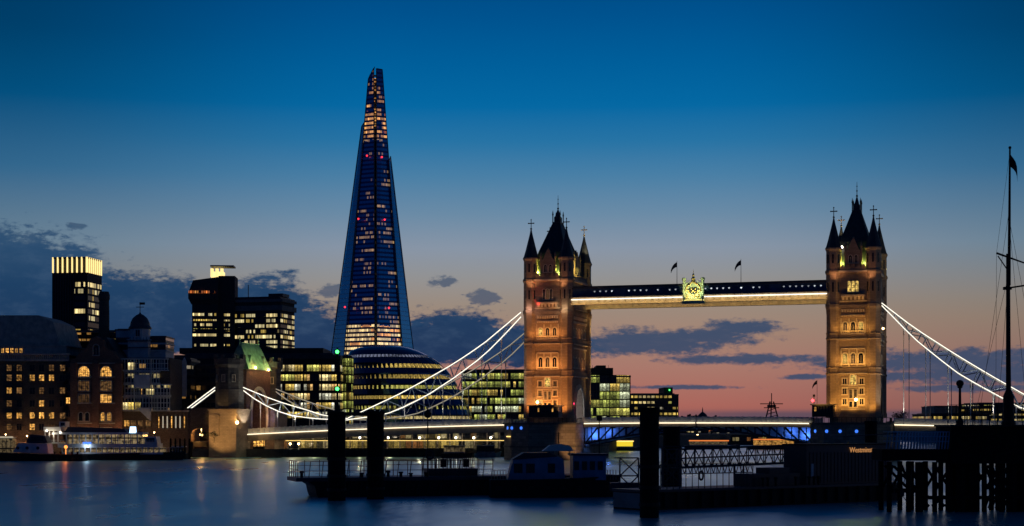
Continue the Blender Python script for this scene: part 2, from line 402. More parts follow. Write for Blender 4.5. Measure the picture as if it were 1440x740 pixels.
glazing('pale_lattice', 1.1, 1.5, 0.34, ((1, .55, .15), Y3, Y1, (1, .8, .5)), 1.0, sill=0.12, head=0.97, mull=0.12, seed=51, frame=(0.6, 0.6, 0.58), row_w=0.35, blk=6, blk_w=0.4)
SH = (1.0, 0.72, 0.36); SO = (1.0, 0.42, 0.1); SW = (0.9, 0.85, 0.7)
glazing('shard_glass', 1.5, 3.8, [(0.0, 0.9), (0.285, 0.86), (0.295, 0.3), (0.4, 0.33), (0.52, 0.36), (0.66, 0.31), (0.74, 0.26), (0.80, 0.2), (0.81, 0.62), (0.88, 0.66), (0.91, 0.4), (1.0, 0.36)],
        (SH, SH, SH, SO), 1.0, tint=[(0.0, (1, .98, .8)), (.29, (1, .8, .6)), (.81, (1, .62, .3))], gain=[(0.0, 1.5), (0.29, 0.7), (0.81, 1.15)], glass=(0.12, 0.52, 0.85), sill=0.3, head=0.84, mull=0.14, row_w=0.22, blk=7, blk_w=0.48, zmin=0, zmax=310, seed=61, frame=(0.04, 0.14, 0.36), rough=0.14, metal=0.75)
glazing('shard_edge', 3.0, 3.8, 0.05, (SH, SO, SH, SW), 0.4, glass=(0.14, 0.4, 0.66), sill=0.1, head=1.0, mull=0.06, seed=63, frame=(0.2, 0.38, 0.55), rough=0.16, metal=0.8)
glazing('shard_crown', 1.2, 2.4, 0.62, (SO, (1.0, 0.52, 0.16), SO, (1, .35, .08)), 1.3, glass=(0.03, 0.03, 0.03), sill=0.3, head=0.85, mull=0.2, seed=67)
m, t_, p = base_mat('hall_glass'); p.inputs['Base Color'].default_value = (0.035, 0.1, 0.22, 1); p.inputs['Metallic'].default_value = 0.75; p.inputs['Roughness'].default_value = 0.2
# ------------------------------------------------------------------ water, ground, quays
def water_mat():
    m, t, p = base_mat('water')
    tc = t.new('ShaderNodeTexCoord')
    x, y, z = t.sep(tc.outputs['Object'])
    n_big = t.noise(t.xyz(t.math('MULTIPLY', x, 0.05), t.math('MULTIPLY', y, 0.016), 0.0), 1.0, 4.0, 0.6)
    n_mid = t.noise(t.xyz(t.math('MULTIPLY', x, 0.11), t.math('MULTIPLY', y, 0.09), 0.0), 1.0, 4.0, 0.6)
    p.inputs['Base Color'].default_value = (0.2, 0.68, 0.74, 1)
    p.inputs['Metallic'].default_value = 0.65
    p.inputs['IOR'].default_value = 1.5
    t.put(p, 'Roughness', t.math('ADD', 0.25, t.math('MULTIPLY', t.smooth(n_big, 0.3, 0.7), 0.12)))
    b = t.new('ShaderNodeBump'); b.inputs['Strength'].default_value = 0.35; b.inputs['Distance'].default_value = 1.0
    t.l.new(t.math('ADD', t.math('MULTIPLY', n_mid, 0.5), t.math('MULTIPLY', n_big, 2.0)), b.inputs['Height']); t.l.new(b.outputs[0], p.inputs['Normal'])
    return m
water_mat()
mb = MB(); mb.quad((-9000, -4000, 0), (9000, -4000, 0), (9000, 16000, 0), (-9000, 16000, 0)); struct(mb, 'river_water', M['water'])

SOUTH = [(-6000, 468), (-300, 468), (-97, 486), (-84, 520), (16, 520), (26, 560), (50, 660), (120, 840), (190, 1060), (190, 1500), (-6000, 9000)]
mb = MB(); mb.prism(SOUTH[:-1] + [(600, 1500), (600, 15000), (-9000, 15000), (-9000, 468)], -3, 4.8); struct(mb, 'ground', M['earth'])
mb = MB(); mb.prism([(-96.5, 485.2), (-60, 493.4), (13, 496.4), (18, 519.8), (-83.5, 519.8)], -3, 2.0); struct(mb, 'promenade', M['concrete'])
NORTH = [(150, 420), (300, 380), (340, 640), (252, 830), (262, 1100), (330, 1499), (9000, 1499), (9000, 300), (150, 300)]
mb = MB(); mb.prism([(158, 452), (300, 440), (330, 640), (228, 850), (262, 1100), (330, 1498), (9000, 1498), (9000, 452)], -3, 4.6); struct(mb, 'north_bank_ground', M['earth'])

def quay(name, pts, z0, z1, mat, label, th=1.2):
    mb = MB()
    for a, b in zip(pts, pts[1:]):
        mb.bar((a[0], a[1], (z0+z1)/2), (b[0], b[1], (z0+z1)/2), th, z1 - z0)
    o = mb.build(name, mat); tag(o, label, 'wall'); return o
quay('embankment_wall', [(-97, 484.5), (-60, 492.8), (13, 495.7)], -2, 2.5, M['dark_concrete'], 'dark river wall below the promenade, left of the nearer bridge pier')
quay('embankment_wall', [(-400, 466.5), (-97.7, 484.3)], -2, 5.0, M['brown_brick'], 'dark brick river wall under the old warehouses')
quay('embankment_wall', [(13.7, 496), (27.5, 560), (51, 659), (121.3, 838), (191, 1058)], -2, 5.2, M['dark_concrete'], 'dark river wall running away upstream beneath the lifting span')

# promenade parapet with its lit handrail and the row of lamps
pr = thing('promenade_railing', 'long promenade railing on the quay with a glowing gold light line strung above', 'railing', (0, 0, 2.0))
pts = [(-70, 493.6), (-60, 495.2), (13, 498)]
mb = MB()
for (ax, ay), (bx, by) in zip(pts, pts[1:]):
    L = math.hypot(bx-ax, by-ay); n = int(L / 2.2)
    for i in range(n): f = i / n; mb.tube((ax+(bx-ax)*f, ay+(by-ay)*f, 0), (ax+(bx-ax)*f, ay+(by-ay)*f, 1.2), 0.06)
    mb.bar((ax, ay, 1.25), (bx, by, 1.25), 0.14, 0.12); mb.bar((ax, ay, 0.6), (bx, by, 0.6), 0.06, 0.06)
for (ax, ay), (bx, by) in zip(pts, pts[1:]):
    n = int(math.hypot(bx-ax, by-ay) / 6)
    for i in range(n + 1): f = i / n; mb.tube((ax+(bx-ax)*f, ay+(by-ay)*f, 0), (ax+(bx-ax)*f, ay+(by-ay)*f - .1, 2.95), 0.07)
mb.build('rail', M['soot_iron'], pr)
mb = MB()
for a, b in zip(pts, pts[1:]): mb.bar((a[0], a[1]-0.12, 3.0), (b[0], b[1]-0.12, 3.0), 0.1, 0.17)
mb.build('light_strip', M['strip_gold'], pr)
def street_lamp(px, py, Y, zb, label, group, mat='lamp_white', power=220, r=0.3, colr=(1, .8, .5)):
    x, z = PX(px, Y), PZ(py, Y)
    o = thing('street_lamp', label, 'street lamp', (x, Y, zb), 0, group)
    h = z - zb
    mb = MB(); mb.tube((0, 0, 0), (0, 0, h - r), 0.09, 6, 0.06); mb.lathe([(0.22, 0), (0.22, 0.3), (0.1, 0.5)], n=8)
    mb.build('post', M['soot_iron'], o)
    mb = MB(); mb.ball((0, 0, h), r); mb.build('globe', M[mat], o)
    mb = MB(); mb.lathe([(r*0.9, h + r*0.7), (r*0.3, h + r*1.2), (0.03, h + r*1.6)], n=8); mb.build('cap', M['soot_iron'], o)
    if power: lamp('lamp_glow', 'POINT', (0, -0.1, h + r*0.2 - r*1.3), power, colr, o, size=0.15)
    return o
prom = [411, 440, 506, 546, 590, 617, 641, 666, 690]
desc = ['first promenade lamp beside the bridge gatehouse', 'second promenade lamp out from the bridge gatehouse', 'promenade lamp just left of the second tall mooring pile',
        'promenade lamp just right of the second tall mooring pile', 'promenade lamp below the left half of the glass dome', 'promenade lamp below the middle of the glass dome',
        'promenade lamp below the right edge of the glass dome', 'promenade lamp third-nearest the bridge pier, above moored boats', 'promenade lamp closest to the bridge pier']
for i, (px, d) in enumerate(zip(prom, desc)):
    street_lamp(px, 615.5 - (1.5 if i < 2 else 0), 499, 2.0, d, 'lamps along the promenade', r=0.32, power=420)

# ------------------------------------------------------------------ Tower bridge: frame of reference
PHI = R(17.5); cP, sP = math.cos(PHI), math.sin(PHI)
C0 = Vector((13.53, 469.2, 0)); LSP = 86.2; PIER_Z = 11.8
def BW(s, t, z=0): return Vector((C0.x + s*cP + t*sP, C0.y - s*sP + t*cP, z))
def s_of(px, t):
    k = (px - CX) / F
    return (k*(C0.y + cP*t) - C0.x - sP*t) / (cP + sP*k)
def sz(px, py, t):                                   # pixel on the vertical plane t -> (s, z)
    s = s_of(px, t); p = BW(s, t)
    return s, PZ(py, p.y)
def deck_z(s):                                       # roadway: gentle hump over the lifting span
    return 10.55 - 1.9 * min(1, (abs(s - LSP/2) / 145.0)) ** 2 * 2.0 if abs(s - LSP/2) > 43.1 else 10.55 - 0.335 * (abs(s - LSP/2) / 43.1) ** 2

# window kit: canonical window looks along -y, bottom centre at the origin
def window_mesh(w_, h_, fr, mats, arched=False, bars=1, sill=True, proud=0.16):
    mb = MB(); f = 0.24 if w_ > 0.9 else 0.16
    f *= fr
    mb.box(-w_/2 - f, -w_/2, -proud, 0.0, 0, h_); mb.box(w_/2, w_/2 + f, -proud, 0.0, 0, h_)
    if arched:
        n = 6
        for i in range(n):
            a, b = math.pi * i / n, math.pi * (i + 1) / n
            r0, r1 = w_/2, w_/2 + f
            poly = [(r0*math.cos(a), h_ + r0*math.sin(a)), (r1*math.cos(a), h_ + r1*math.sin(a)), (r1*math.cos(b), h_ + r1*math.sin(b)), (r0*math.cos(b), h_ + r0*math.sin(b))]
            mb.slab_y(poly, -proud, 0)
    else: mb.box(-w_/2 - f, w_/2 + f, -proud, 0, h_, h_ + f)
    if sill: mb.box(-w_/2 - f*1.4, w_/2 + f*1.4, -proud - 0.12, 0, -f*0.9, 0)
    for i in range(bars):
        x = -w_/2 + w_ * (i + 1) / (bars + 1)
        mb.box(x - 0.05, x + 0.05, -0.09, -0.03, 0, h_)
    pm = MB(); poly = [(-w_/2, 0), (w_/2, 0), (w_/2, h_)]
    if arched: poly += [(w_/2*math.cos(math.pi*i/8), h_ + w_/2*math.sin(math.pi*i/8)) for i in range(1, 8)]
    poly += [(-w_/2, h_)]
    pm.slab_y(poly, -0.035, -0.005)
    frame = mb.mesh('window', mats[0])
    return frame, pm
WIN = {}
def window(parent, key, loc, rz=0.0, pane='dark_glass', w_=1.0, h_=1.6, fr=1.0, frame='pale_stone', arched=False, bars=1, sill=True, name='window'):
    k = (key, frame)
    if k not in WIN: WIN[k] = (window_mesh(w_, h_, fr, [M[frame]], arched, bars, sill), {})
    (fm, pm), panes = WIN[k]
    if pane not in panes: panes[pane] = pm.mesh('pane', M[pane])
    o = put(name, fm, parent, loc, rz)
    put('pane', panes[pane], o)
    return o

# ------------------------------------------------------------------ bridge towers
SX, SY, TR = 5.3, 9.8, 1.95
def bridge_tower(base, label, lit_top):
    T = thing('bridge_tower', label, 'tower', base, -PHI, 'stone towers of the bridge')
    BX, BY, H = 6.3, 11.0, 39.6
    a, spring = 4.6, 3.2
    arch = [(-a*math.cos(math.pi*i/12) if False else -a + 2*a*i/12, spring + 5.6*math.sin(math.acos(max(-1, min(1, -1 + 2*i/12)))) ** 0.8) for i in range(13)]
    mb = MB()
    mb.slab_x([(-BY, -1.8), (-a, -1.8), (-a, spring)] + arch[1:-1] + [(a, spring), (a, -1.8), (BY, -1.8), (BY, H), (-BY, H)], -BX, BX)
    mb.build('wall', M['tower_stone'], T)
    # arch moulding on both road faces
    for sg in (-1, 1):
        mb = MB()
        pts = [(-a, -1.0)] + arch + [(a, -1.0)]
        for k in range(3):
            g = 1 + 0.09 * k
            mb.tpath([(sg*(BX + 0.32 - 0.1*k), y*g, z if i in (0, len(pts)-1) else z + 0.45*k) for i, (y, z) in enumerate(pts)], 0.24, 6)
        mb.build('arch_moulding', M['pale_stone'], T)
    # string courses, corbel tables, balconies on the front and back walls
    for zc, hh, out in ((12.9, 1.3, 0.35), (12.0, 0.3, 0.6), (22.3, 1.1, 0.35), (21.4, 0.3, 0.6), (30.2, 0.9, 0.5), (31.6, 0.25, 0.5), (39.7, 0.5, 0.55)):
        mt = M['tower_stone'] if hh > 0.6 else M['pale_stone']
        for b in ((-SX + 1.5, SX - 1.5, -BY - out, -BY + 0.1), (-SX + 1.5, SX - 1.5, BY - 0.1, BY + out), (-BX - out, -BX + 0.1, -SY + 1.5, SY - 1.5), (BX - 0.1, BX + out, -SY + 1.5, SY - 1.5)):
            mb = MB(); mb.box(*b, zc - hh/2, zc + hh/2); mb.build('string_course', mt, T)
    for zc, n, hh in ((29.0, 9, 0.7), (27.6, 12, 0.45), (32.4, 6, 0.9)):
        for sg in (-1, 1):
            mb = MB(); y0, y1 = sorted((sg*(BY + 0.45), sg*BY))
            for k in range(n):
                x = -3.2 + 6.4 * (k + 0.5) / n; ww = 6.4 / n * 0.28; mb.box(x - ww, x + ww, y0, y1, zc - hh/2, zc + hh/2)
            y0, y1 = sorted((sg*(BY + 0.3), sg*(BY - .1))); mb.box(-3.2, 3.2, y0, y1, zc + hh/2 - .02, zc + hh/2 + .18)
            mb.build('corbel_table', M['pale_stone'], T)
            mb = MB(); x0, x1 = sorted((sg*(BX + 0.45), sg*BX))
            for k in range(2*n):
                y = -8 + 16 * (k + 0.5) / (2*n); ww = 16 / (2*n) * 0.28; mb.box(x0, x1, y - ww, y + ww, zc - hh/2, zc + hh/2)
            x0, x1 = sorted((sg*(BX + 0.3), sg*(BX - .1))); mb.box(x0, x1, -8, 8, zc + hh/2 - .02, zc + hh/2 + .18)
            mb.build('corbel_table', M['pale_stone'], T)
    for zc in (33.2, 23.9 - 0.4):
        for sg in (-1, 1):
            mb = MB()
            y0, y1 = sorted((sg*(BY + 0.75), sg*(BY + 0.02)))
            mb.box(-3.1, 3.1, y0, y1, zc - 0.9 if zc < 30 else zc - 0.35, zc - 0.55 if zc < 30 else zc - 0.1)
            for k in range(13):
                x = -3.0 + 0.5*k; mb.tube((x, sg*(BY + 0.65), zc - 0.55), (x, sg*(BY + 0.65), zc), 0.09)
            mb.bar((-3.1, sg*(BY + 0.65), zc + 0.06), (3.1, sg*(BY + 0.65), zc + 0.06), 0.22, 0.16)
            mb.build('balcony', M['pale_stone'], T)
    # windows of the four stages, front, back and both road faces
    for rz, yy, hw in ((0, -BY, 2.1), (math.pi, BY, 2.1)):
        for x in (-2.25, 2.25):
            for z, hh in ((9.1, 1.5), (6.4, 1.5), (3.6, 1.6)):
                window(T, 's1', (x if rz == 0 else -x, yy, z), rz, 'dark_glass', 1.0, 1.5, 1.3)
        for x in (-0.62, 0.62):
            window(T, 's1c', (x, yy, 5.3), rz, 'pane_dim', 0.8, 2.4, 1.0, bars=0); window(T, 's1d', (x, yy, 2.9), rz, 'dark_glass', 0.8, 1.5, 1.0, bars=0)
        window(T, 'niche', (0, yy, 9.0), rz, 'pane_tower' if rz == 0 else 'dark_glass', 1.5, 1.9, 1.7, arched=True)
        for i, x in enumerate((-2.1, 0, 2.1)):
            window(T, 's2', (x, yy, 14.7), rz, ('pane_tower', 'pane_dim', 'dark_glass')[i] if lit_top else ('dark_glass', 'pane_dim', 'dark_glass')[i], 1.15, 2.2, 1.5, arched=True)
            window(T, 's3', (x, yy, 23.6), rz, ('pane_tower', 'pane_dim', 'dark_glass')[(i + 1) % 3] if lit_top else ('pane_tower', 'dark_glass', 'dark_glass')[i], 1.05, 1.8, 1.4, arched=True)
        for i, x in enumerate((-1.05, 0, 1.05)):
            window(T, 's4', (x, yy, 34.1), rz, 'pane_tower' if lit_top else ('pane_dim' if rz == 0 and i == 1 else 'dark_glass'), 0.75, 2.6, 1.0, arched=True)
        sg = -1 if rz == 0 else 1
        for x0, x1, z0, z1 in ((-3.2, 3.2, 18.6, 18.9), (-3.2, 3.2, 13.75, 13.95), (-3.2, 3.2, 2.2, 2.45), (-3.0, 3.0, 8.2, 8.4)):
            y0, y1 = sorted((sg*(BY + 0.22), sg*(BY - 0.05))); mb = MB(); mb.box(x0, x1, y0, y1, z0, z1); mb.build('sill_course', M['pale_stone'], T)
        for x in (-3.2, -1.05, 1.05, 3.2):
            for za, zb in ((13.9, 18.6), (22.9, 27)): mb = MB(); mb.tube((x, sg*(BY + 0.15), za), (x, sg*(BY + 0.15), zb), 0.16, 6); mb.build('pilaster', M['pale_stone'], T)
    for rz, xx in ((math.pi/2, BX), (-math.pi/2, -BX)):
        for y in (-6.2, -3.1, 0, 3.1, 6.2):
            window(T, 's2', (xx, y, 14.7), rz, 'dark_glass', 1.15, 2.2, 1.5, arched=True)
            window(T, 's3', (xx, y, 23.6), rz, 'pane_dim' if y == 0 else 'dark_glass', 1.05, 1.8, 1.4, arched=True)
        mb = MB()
        mb.box(min(xx, xx*1.06), max(xx, xx*1.06), -8, 8, 20.0, 20.4)
        mb.build('string_course', M['pale_stone'], T)
    # four octagonal corner turrets with spires and crosses
    for sx in (-1, 1):
        for sy in (-1, 1):
            c = (sx*SX, sy*SY)
            mb = MB()
            rr = TR / math.cos(math.pi/8)
            prof = [(rr*1.06, 0), (rr*1.06, 1.2), (rr*0.98, 1.5), (rr*0.98, 11.6), (rr*1.08, 11.9), (rr*1.08, 12.1), (rr*0.98, 12.3), (rr*0.98, 13.3), (rr*1.06, 13.6), (rr*0.97, 13.9),
                    (rr*0.97, 21.2), (rr*1.08, 21.5), (rr*0.98, 21.8), (rr*0.98, 22.7), (rr*1.06, 22.9), (rr*0.96, 23.2), (rr*0.96, 27.6), (rr*1.02, 29.4), (rr*1.12, 30.2), (rr*1.12, 30.9), (rr*1.02, 31.2),
                    (rr*1.02, 38.9), (rr*1.14, 39.4), (rr*1.14, 39.9), (rr*1.0, 40.3), (rr*1.0, 45.2), (rr*1.14, 45.9), (rr*1.14, 46.2)]
            mb.lathe(prof, c[0], c[1], 8)
            tu = mb.build('turret', M['tower_stone'], T)
            for k in range(8):
                an = math.pi/4 * k
                if math.cos(an)*sx + math.sin(an)*sy < -0.2: continue
                nx, ny = math.cos(an), math.sin(an)
                tx, ty = -ny, nx
                for z0, z1 in ((34.2, 36.8), (42.0, 44.4)):
                    p = [(c[0] + nx*(TR*1.025 + d) + tx*q, c[1] + ny*(TR*1.025 + d) + ty*q) for d, q in ((-0.05, -0.22), (0.03, -0.22), (0.03, 0.22), (-0.05, 0.22))]
                    s_ = MB(); s_.prism(p, z0, z1); s_.build('slit_window', M['dark_glass'], tu)
            mb = MB(); mb.lathe([(2.35, 46.15), (2.1, 46.7), (1.6, 48.4), (1.05, 50.6), (0.45, 53.0), (0.14, 54.6)], c[0], c[1], 8)
            mb.build('spire', M['slate'], tu)
            mb = MB(); mb.lathe([(0.14, 54.4), (0.36, 54.7), (0.12, 55.0), (0.1, 57.2), (0.02, 57.6)], c[0], c[1], 6)
            mb.bar((c[0] - 0.75, c[1], 56.3), (c[0] + 0.75, c[1], 56.3), 0.22, 0.26); mb.ball((c[0] - 0.8, c[1], 56.3), 0.2, 6, 4); mb.ball((c[0] + 0.8, c[1], 56.3), 0.2, 6, 4); mb.ball((c[0], c[1], 57.3), 0.2, 6, 4)
            mb.build('cross_finial', M['gold'] if (sx, sy) in ((1, 1), (-1, 1)) else M['lead'], tu)
    # parapet with gables and dormers
    mb = MB()
    for sg in (-1, 1):
        y0, y1 = sorted((sg*(BY + 0.3), sg*(BY - 0.3))); mb.box(-3.4, 3.4, y0, y1, 39.95, 40.9)
        x0, x1 = sorted((sg*(BX + 0.3), sg*(BX - 0.3))); mb.box(x0, x1, -7.9, 7.9, 39.95, 40.9)
        for k in range(5): mb.box(-3.2 + k*1.4, -2.4 + k*1.4, y0, y1, 40.9, 41.6)
        for k in range(11): mb.box(x0, x1, -7.8 + k*1.5, -7.0 + k*1.5, 40.9, 41.6)
    mb.build('parapet', M['tower_stone'], T)
    for rz, d, ww in ((0, BY, 2.1), (math.pi, BY, 2.1), (math.pi/2, BX, 3.0), (-math.pi/2, BX, 3.0)):
        g = MB()
        g.slab_y([(-ww, 39.9), (ww, 39.9), (ww, 45.0), (ww*0.62, 46.0), (0.25, 48.6), (-0.25, 48.6), (-ww*0.62, 46.0), (-ww, 45.0)], -d + 0.35, -d + 1.6)
        for x in (-ww, ww): g.lathe([(0.32, 40), (0.32, 46.2), (0.42, 46.4), (0.05, 48.0)], x, -d + 0.5, 6)
        g.ball((0, -d + 0.9, 48.9), 0.3, 6, 4)
        go = g.build('gable', M['tower_stone'], T); go.rotation_euler = (0, 0, rz)
        for x in (-0.75, 0.75): window(go, 'gab', (x, -d + 0.35, 42.0), 0, 'dark_glass', 0.8, 1.7, 1.2, arched=True)
        mb = MB(); mb.loft([[(-ww*0.9, -d + 1.6, 44.9), (ww*0.9, -d + 1.6, 44.9), (0, -d + 1.6, 47.8)], [(-ww*0.9, -d + 6, 44.9), (ww*0.9, -d + 6, 44.9), (0, -d + 6, 47.8)]])
        mb.build('dormer_roof', M['slate'], go)
    def rect(hx, hy, z): return [(-hx, -hy, z), (hx, -hy, z), (hx, hy, z), (-hx, hy, z)]
    mb = MB(); mb.loft([rect(5.5, 9.6, 40.2), rect(4.9, 8.4, 43.0), rect(3.9, 6.6, 48.2), rect(2.35, 3.9, 53.0), rect(1.0, 1.7, 57.2)])
    ro = mb.build('roof', M['slate'], T)
    for sx in (-1, 1):
        for sy in (-1, 1):
            mb = MB(); mb.tpath([(sx*4.9, sy*8.4, 43.05), (sx*3.9, sy*6.6, 48.25), (sx*2.35, sy*3.9, 53.05), (sx*1.0, sy*1.7, 57.25)], 0.16); mb.build('roof_rib', M['lead'], ro)
    mb = MB(); mb.loft([rect(1.25, 1.9, 57.15), rect(1.25, 1.9, 57.5)]); mb.loft([rect(0.85, 1.3, 57.5), rect(0.85, 1.3, 59.0), rect(0.6, 0.9, 59.3), rect(0.18, 0.2, 61.2)])
    for sx in (-1, 1):
        for sy in (-1, 1): mb.lathe([(0.16, 57.5), (0.16, 59.4), (0.26, 59.6), (0.03, 60.9)], sx*1.1, sy*1.7, 6)
    mb.tube((0, 0, 61), (0, 0, 65.5), 0.13, 6, 0.05); mb.ball((0, 0, 61.6), 0.32, 6, 4); mb.ball((0, 0, 63.0), 0.24, 6, 4); mb.ball((0, 0, 64.3), 0.18, 6, 4)
    mb.build('lantern', M['lead'], ro)
    return T

tower_s = bridge_tower(tuple(BW(0, 0, PIER_Z)), 'orange floodlit stone bridge tower with four spired turrets, the one near the glass dome', False)
tower_n = bridge_tower(tuple(BW(LSP, 0, PIER_Z)), 'golden brown floodlit stone bridge tower with dark spires, nearest the tall flag mast', True)

OR, GO = (1.0, 0.385, 0.09), (1.0, 0.49, 0.1)
def tower_lights(T, c, k, north):
    def L(n, p, tg, pw, cone=95, colr=c, size=0.5): lamp(n, 'SPOT', p, pw*k, colr, T, tg, size, cone, 0.8)
    for x in (-9, 9): L('tower_fill', (x, -27, 1.2), (x*.2, -11, 20), 6500, 75)  # added fill spots out on the pier, even the wash up the front
    for x in (-4.6, 0.0, 4.6): L('floodlight', (x, -15.6, 1.2), (x*0.95, -11, 7.0), 2900 if x else 3600, 100)
    for x in (-3.9, -1.3, 1.3, 3.9):
        L('floodlight', (x, -13.6, 13.7), (x, -11, 17.5), 620, 120)
        L('floodlight', (x, -13.5, 22.9), (x, -11, 26.5), 560, 120)
    for x in (-2, 2): L('floodlight', (x, -12.9, 31.2), (x, -11, 34.2), 90, 130)
    for x in (-4.5, 4.5): L('floodlight', (x, -13.4, 37.5), (x, -11.6, 40.2), 380, 120, (1, .45, .2))
    return L
L = tower_lights(tower_s, OR, 0.74, False)
# the inner road face of the far tower is washed from the pier and from the lifting span
L('floodlight', (11.5, 13.0, 1.0), (6.5, 10.2, 12), 2600, 70, (1.0, 0.6, 0.16))
L('floodlight', (11.0, 12.4, 12.5), (6.8, 10.2, 20), 2400, 70, (1.0, 0.62, 0.18))
L('floodlight', (10.2, 12.2, 23), (6.8, 10.2, 29.5), 2600, 70, (1.0, 0.66, 0.2))
L('floodlight', (9.4, 0, 22.9), (6.3, 0, 27), 260, 110); L('floodlight', (9.4, 4, 13.4), (6.3, 4, 18), 260, 110)
L('arch_light', (3.5, -2, 0.5), (4, 6, 5), 1100, 150, (0.75, 0.8, 1.0))
L2 = tower_lights(tower_n, GO, 0.58, True)
L2('floodlight', (15, -4, 2), (6, -4, 16), 500, 60); L2('floodlight', (10.5, -11, 17), (6.5, -10.2, 22), 700, 80)
for T, pw in ((tower_s, 900), (tower_n, 800)):
    for x in (-2.9, 2.9):
        lamp('gutter_light', 'POINT', (x, -9.6, 42.0), pw, (0.85, 1.0, 0.16), T, size=0.2)
        lamp('gutter_light', 'POINT', (x*1.1, 9.2, 42.2), pw*1.2, (1.0, 0.9, 0.2), T, size=0.2)
    lamp('gutter_light', 'POINT', (6.4, -6.3, 43.5), pw*1.2, (1.0, 0.8, 0.2), T, size=0.2)
lamp('spire_light', 'SPOT', (8.6, 6.6, 47.2), 1800, (1, .8, .45), tower_s, (5.3, 9.6, 53.5), 0.2, 60); lamp('spire_light', 'SPOT', (-5.3, 6.4, 50.5), 900, (1, .72, .35), tower_n, (-5.3, 9.8, 55.5), 0.2, 60)
lamp('red_flood', 'SPOT', (-2.75, -12.4, 31.4), 420, (1, 0.02, 0.05), tower_s, (-2.6, -10.8, 37), 0.2, 60)
for x, colr in ((-5.3, (1, .6, .5)), (5.3, (1, .75, .5))): lamp('ledge_light', 'POINT', (x, -13.2, 31.4), 150, colr, tower_s, size=0.2)
# little lit bulbs fixed on the towers
def bulbs(T, spots):
    for p, r, mat in spots:
        mb = MB(); mb.ball(p, r, 8, 6); mb.tube((p[0], p[1], p[2]), (p[0], p[1] + 1.3 if p[1] < 0 else p[1] - 1.3, p[2] - 0.2), 0.06); mb.build('floodlight_head', M[mat], T)
bulbs(tower_s, [((-2.6, -12.6, 4.6), 0.4, 'lamp_warm'), ((6.9, -8.4, 4.2), 0.34, 'lamp_pink')])
bulbs(tower_n, [((0.9, -12.6, 4.9), 0.42, 'lamp_warm'), ((7.6, -6.6, 24.3), 0.3, 'lamp_warm'), ((-3.3, -8.4, 46.6), 0.38, 'lamp_white')])

# ------------------------------------------------------------------ piers with cabins
def pier(s0, label, blues, cab_s, g):
    P_ = thing('bridge_pier', label, 'pier', tuple(BW(s0, 0, -2)), -PHI, 'granite piers of the bridge')
    hx = 10.5
    poly = [(-hx, -19.2), (-6.2, -26), (0, -30), (6.2, -26), (hx, -19.2), (hx, 19.2), (6.2, 26), (0, 30), (-6.2, 26), (-hx, 19.2)]
    mb = MB(); mb.prism(poly, -2, 12.0); mb.build('body', M['pier_granite'], P_)
    mb = MB(); g2 = [(x*1.03, y*1.015) for x, y in poly]; mb.prism(g2, 12.0, 12.5); mb.prism([(x*1.03, y*1.015) for x, y in poly], 5.6, 6.1); mb.build('coping', M['dark_granite'], P_)
    mb = MB()
    for a, b in zip(poly[:5], poly[1:5]):
        for k in range(5):
            f = k/5; x, y = a[0] + (b[0]-a[0])*f, a[1] + (b[1]-a[1])*f
            mb.tube((x*0.985, y*0.985, 12.5), (x*0.985, y*0.985, 13.75), 0.07)
        mb.tube((a[0]*.985, a[1]*.985, 13.75), (b[0]*.985, b[1]*.985, 13.75), 0.07)
    for x in (-1, 1):
        mb.tube((x*10.3, -19, 13.75), (x*10.3, -11.5, 13.75), 0.07)
        for k in range(6): mb.tube((x*10.3, -19 + 1.5*k, 12.5), (x*10.3, -19 + 1.5*k, 13.75), 0.07)
    mb.build('railing', M['soot_iron'], P_)
    for s_, z in blues:                                  # round marker lights on the left slope of the nose
        a, b = poly[0], poly[1]
        # spread over the two left-hand faces
        f = s_
        if f < 1: p = (a[0] + (b[0]-a[0])*f, a[1] + (b[1]-a[1])*f); nrm = Vector((b[1]-a[1], -(b[0]-a[0]), 0)).normalized()
        else:
            a, b = poly[1], poly[2]; f -= 1
            if f > 1: a, b = poly[2], poly[3]; f -= 1
            p = (a[0] + (b[0]-a[0])*f, a[1] + (b[1]-a[1])*f); nrm = Vector((b[1]-a[1], -(b[0]-a[0]), 0)).normalized()
        if nrm.y > 0: nrm = -nrm
        mb = MB(); q = Vector((p[0], p[1], z)); mb.tube(q, q + nrm*0.25, 0.42, 10); mb.build('marker_light', M['lamp_blue'], P_)
    return P_, poly
pier_s, poly = pier(0, 'dark granite bridge pier with pointed nose behind the moored workboat', [(0.55, 11.0), (1.05, 11.0), (1.6, 11.0)], 0, None)
pier_n, _ = pier(LSP, 'dark granite bridge pier with pointed nose behind the floating workshop', [(0.4, 10.2), (1.15, 10.2), (1.75, 10.2), (2.4, 10.2)], 0, None)
mb = MB(); mb.bar((-8.6, -22.6, 8.6), (-6.6, -25.8, 8.6), 0.3, 0.3); mb.build('strip_lamp', M['strip_gold'], pier_s)
lamp('pier_wash', 'SPOT', (19, -27, 4), 5200, (1, .5, .17), pier_s, (8.4, -19, 8), 0.4, 60)

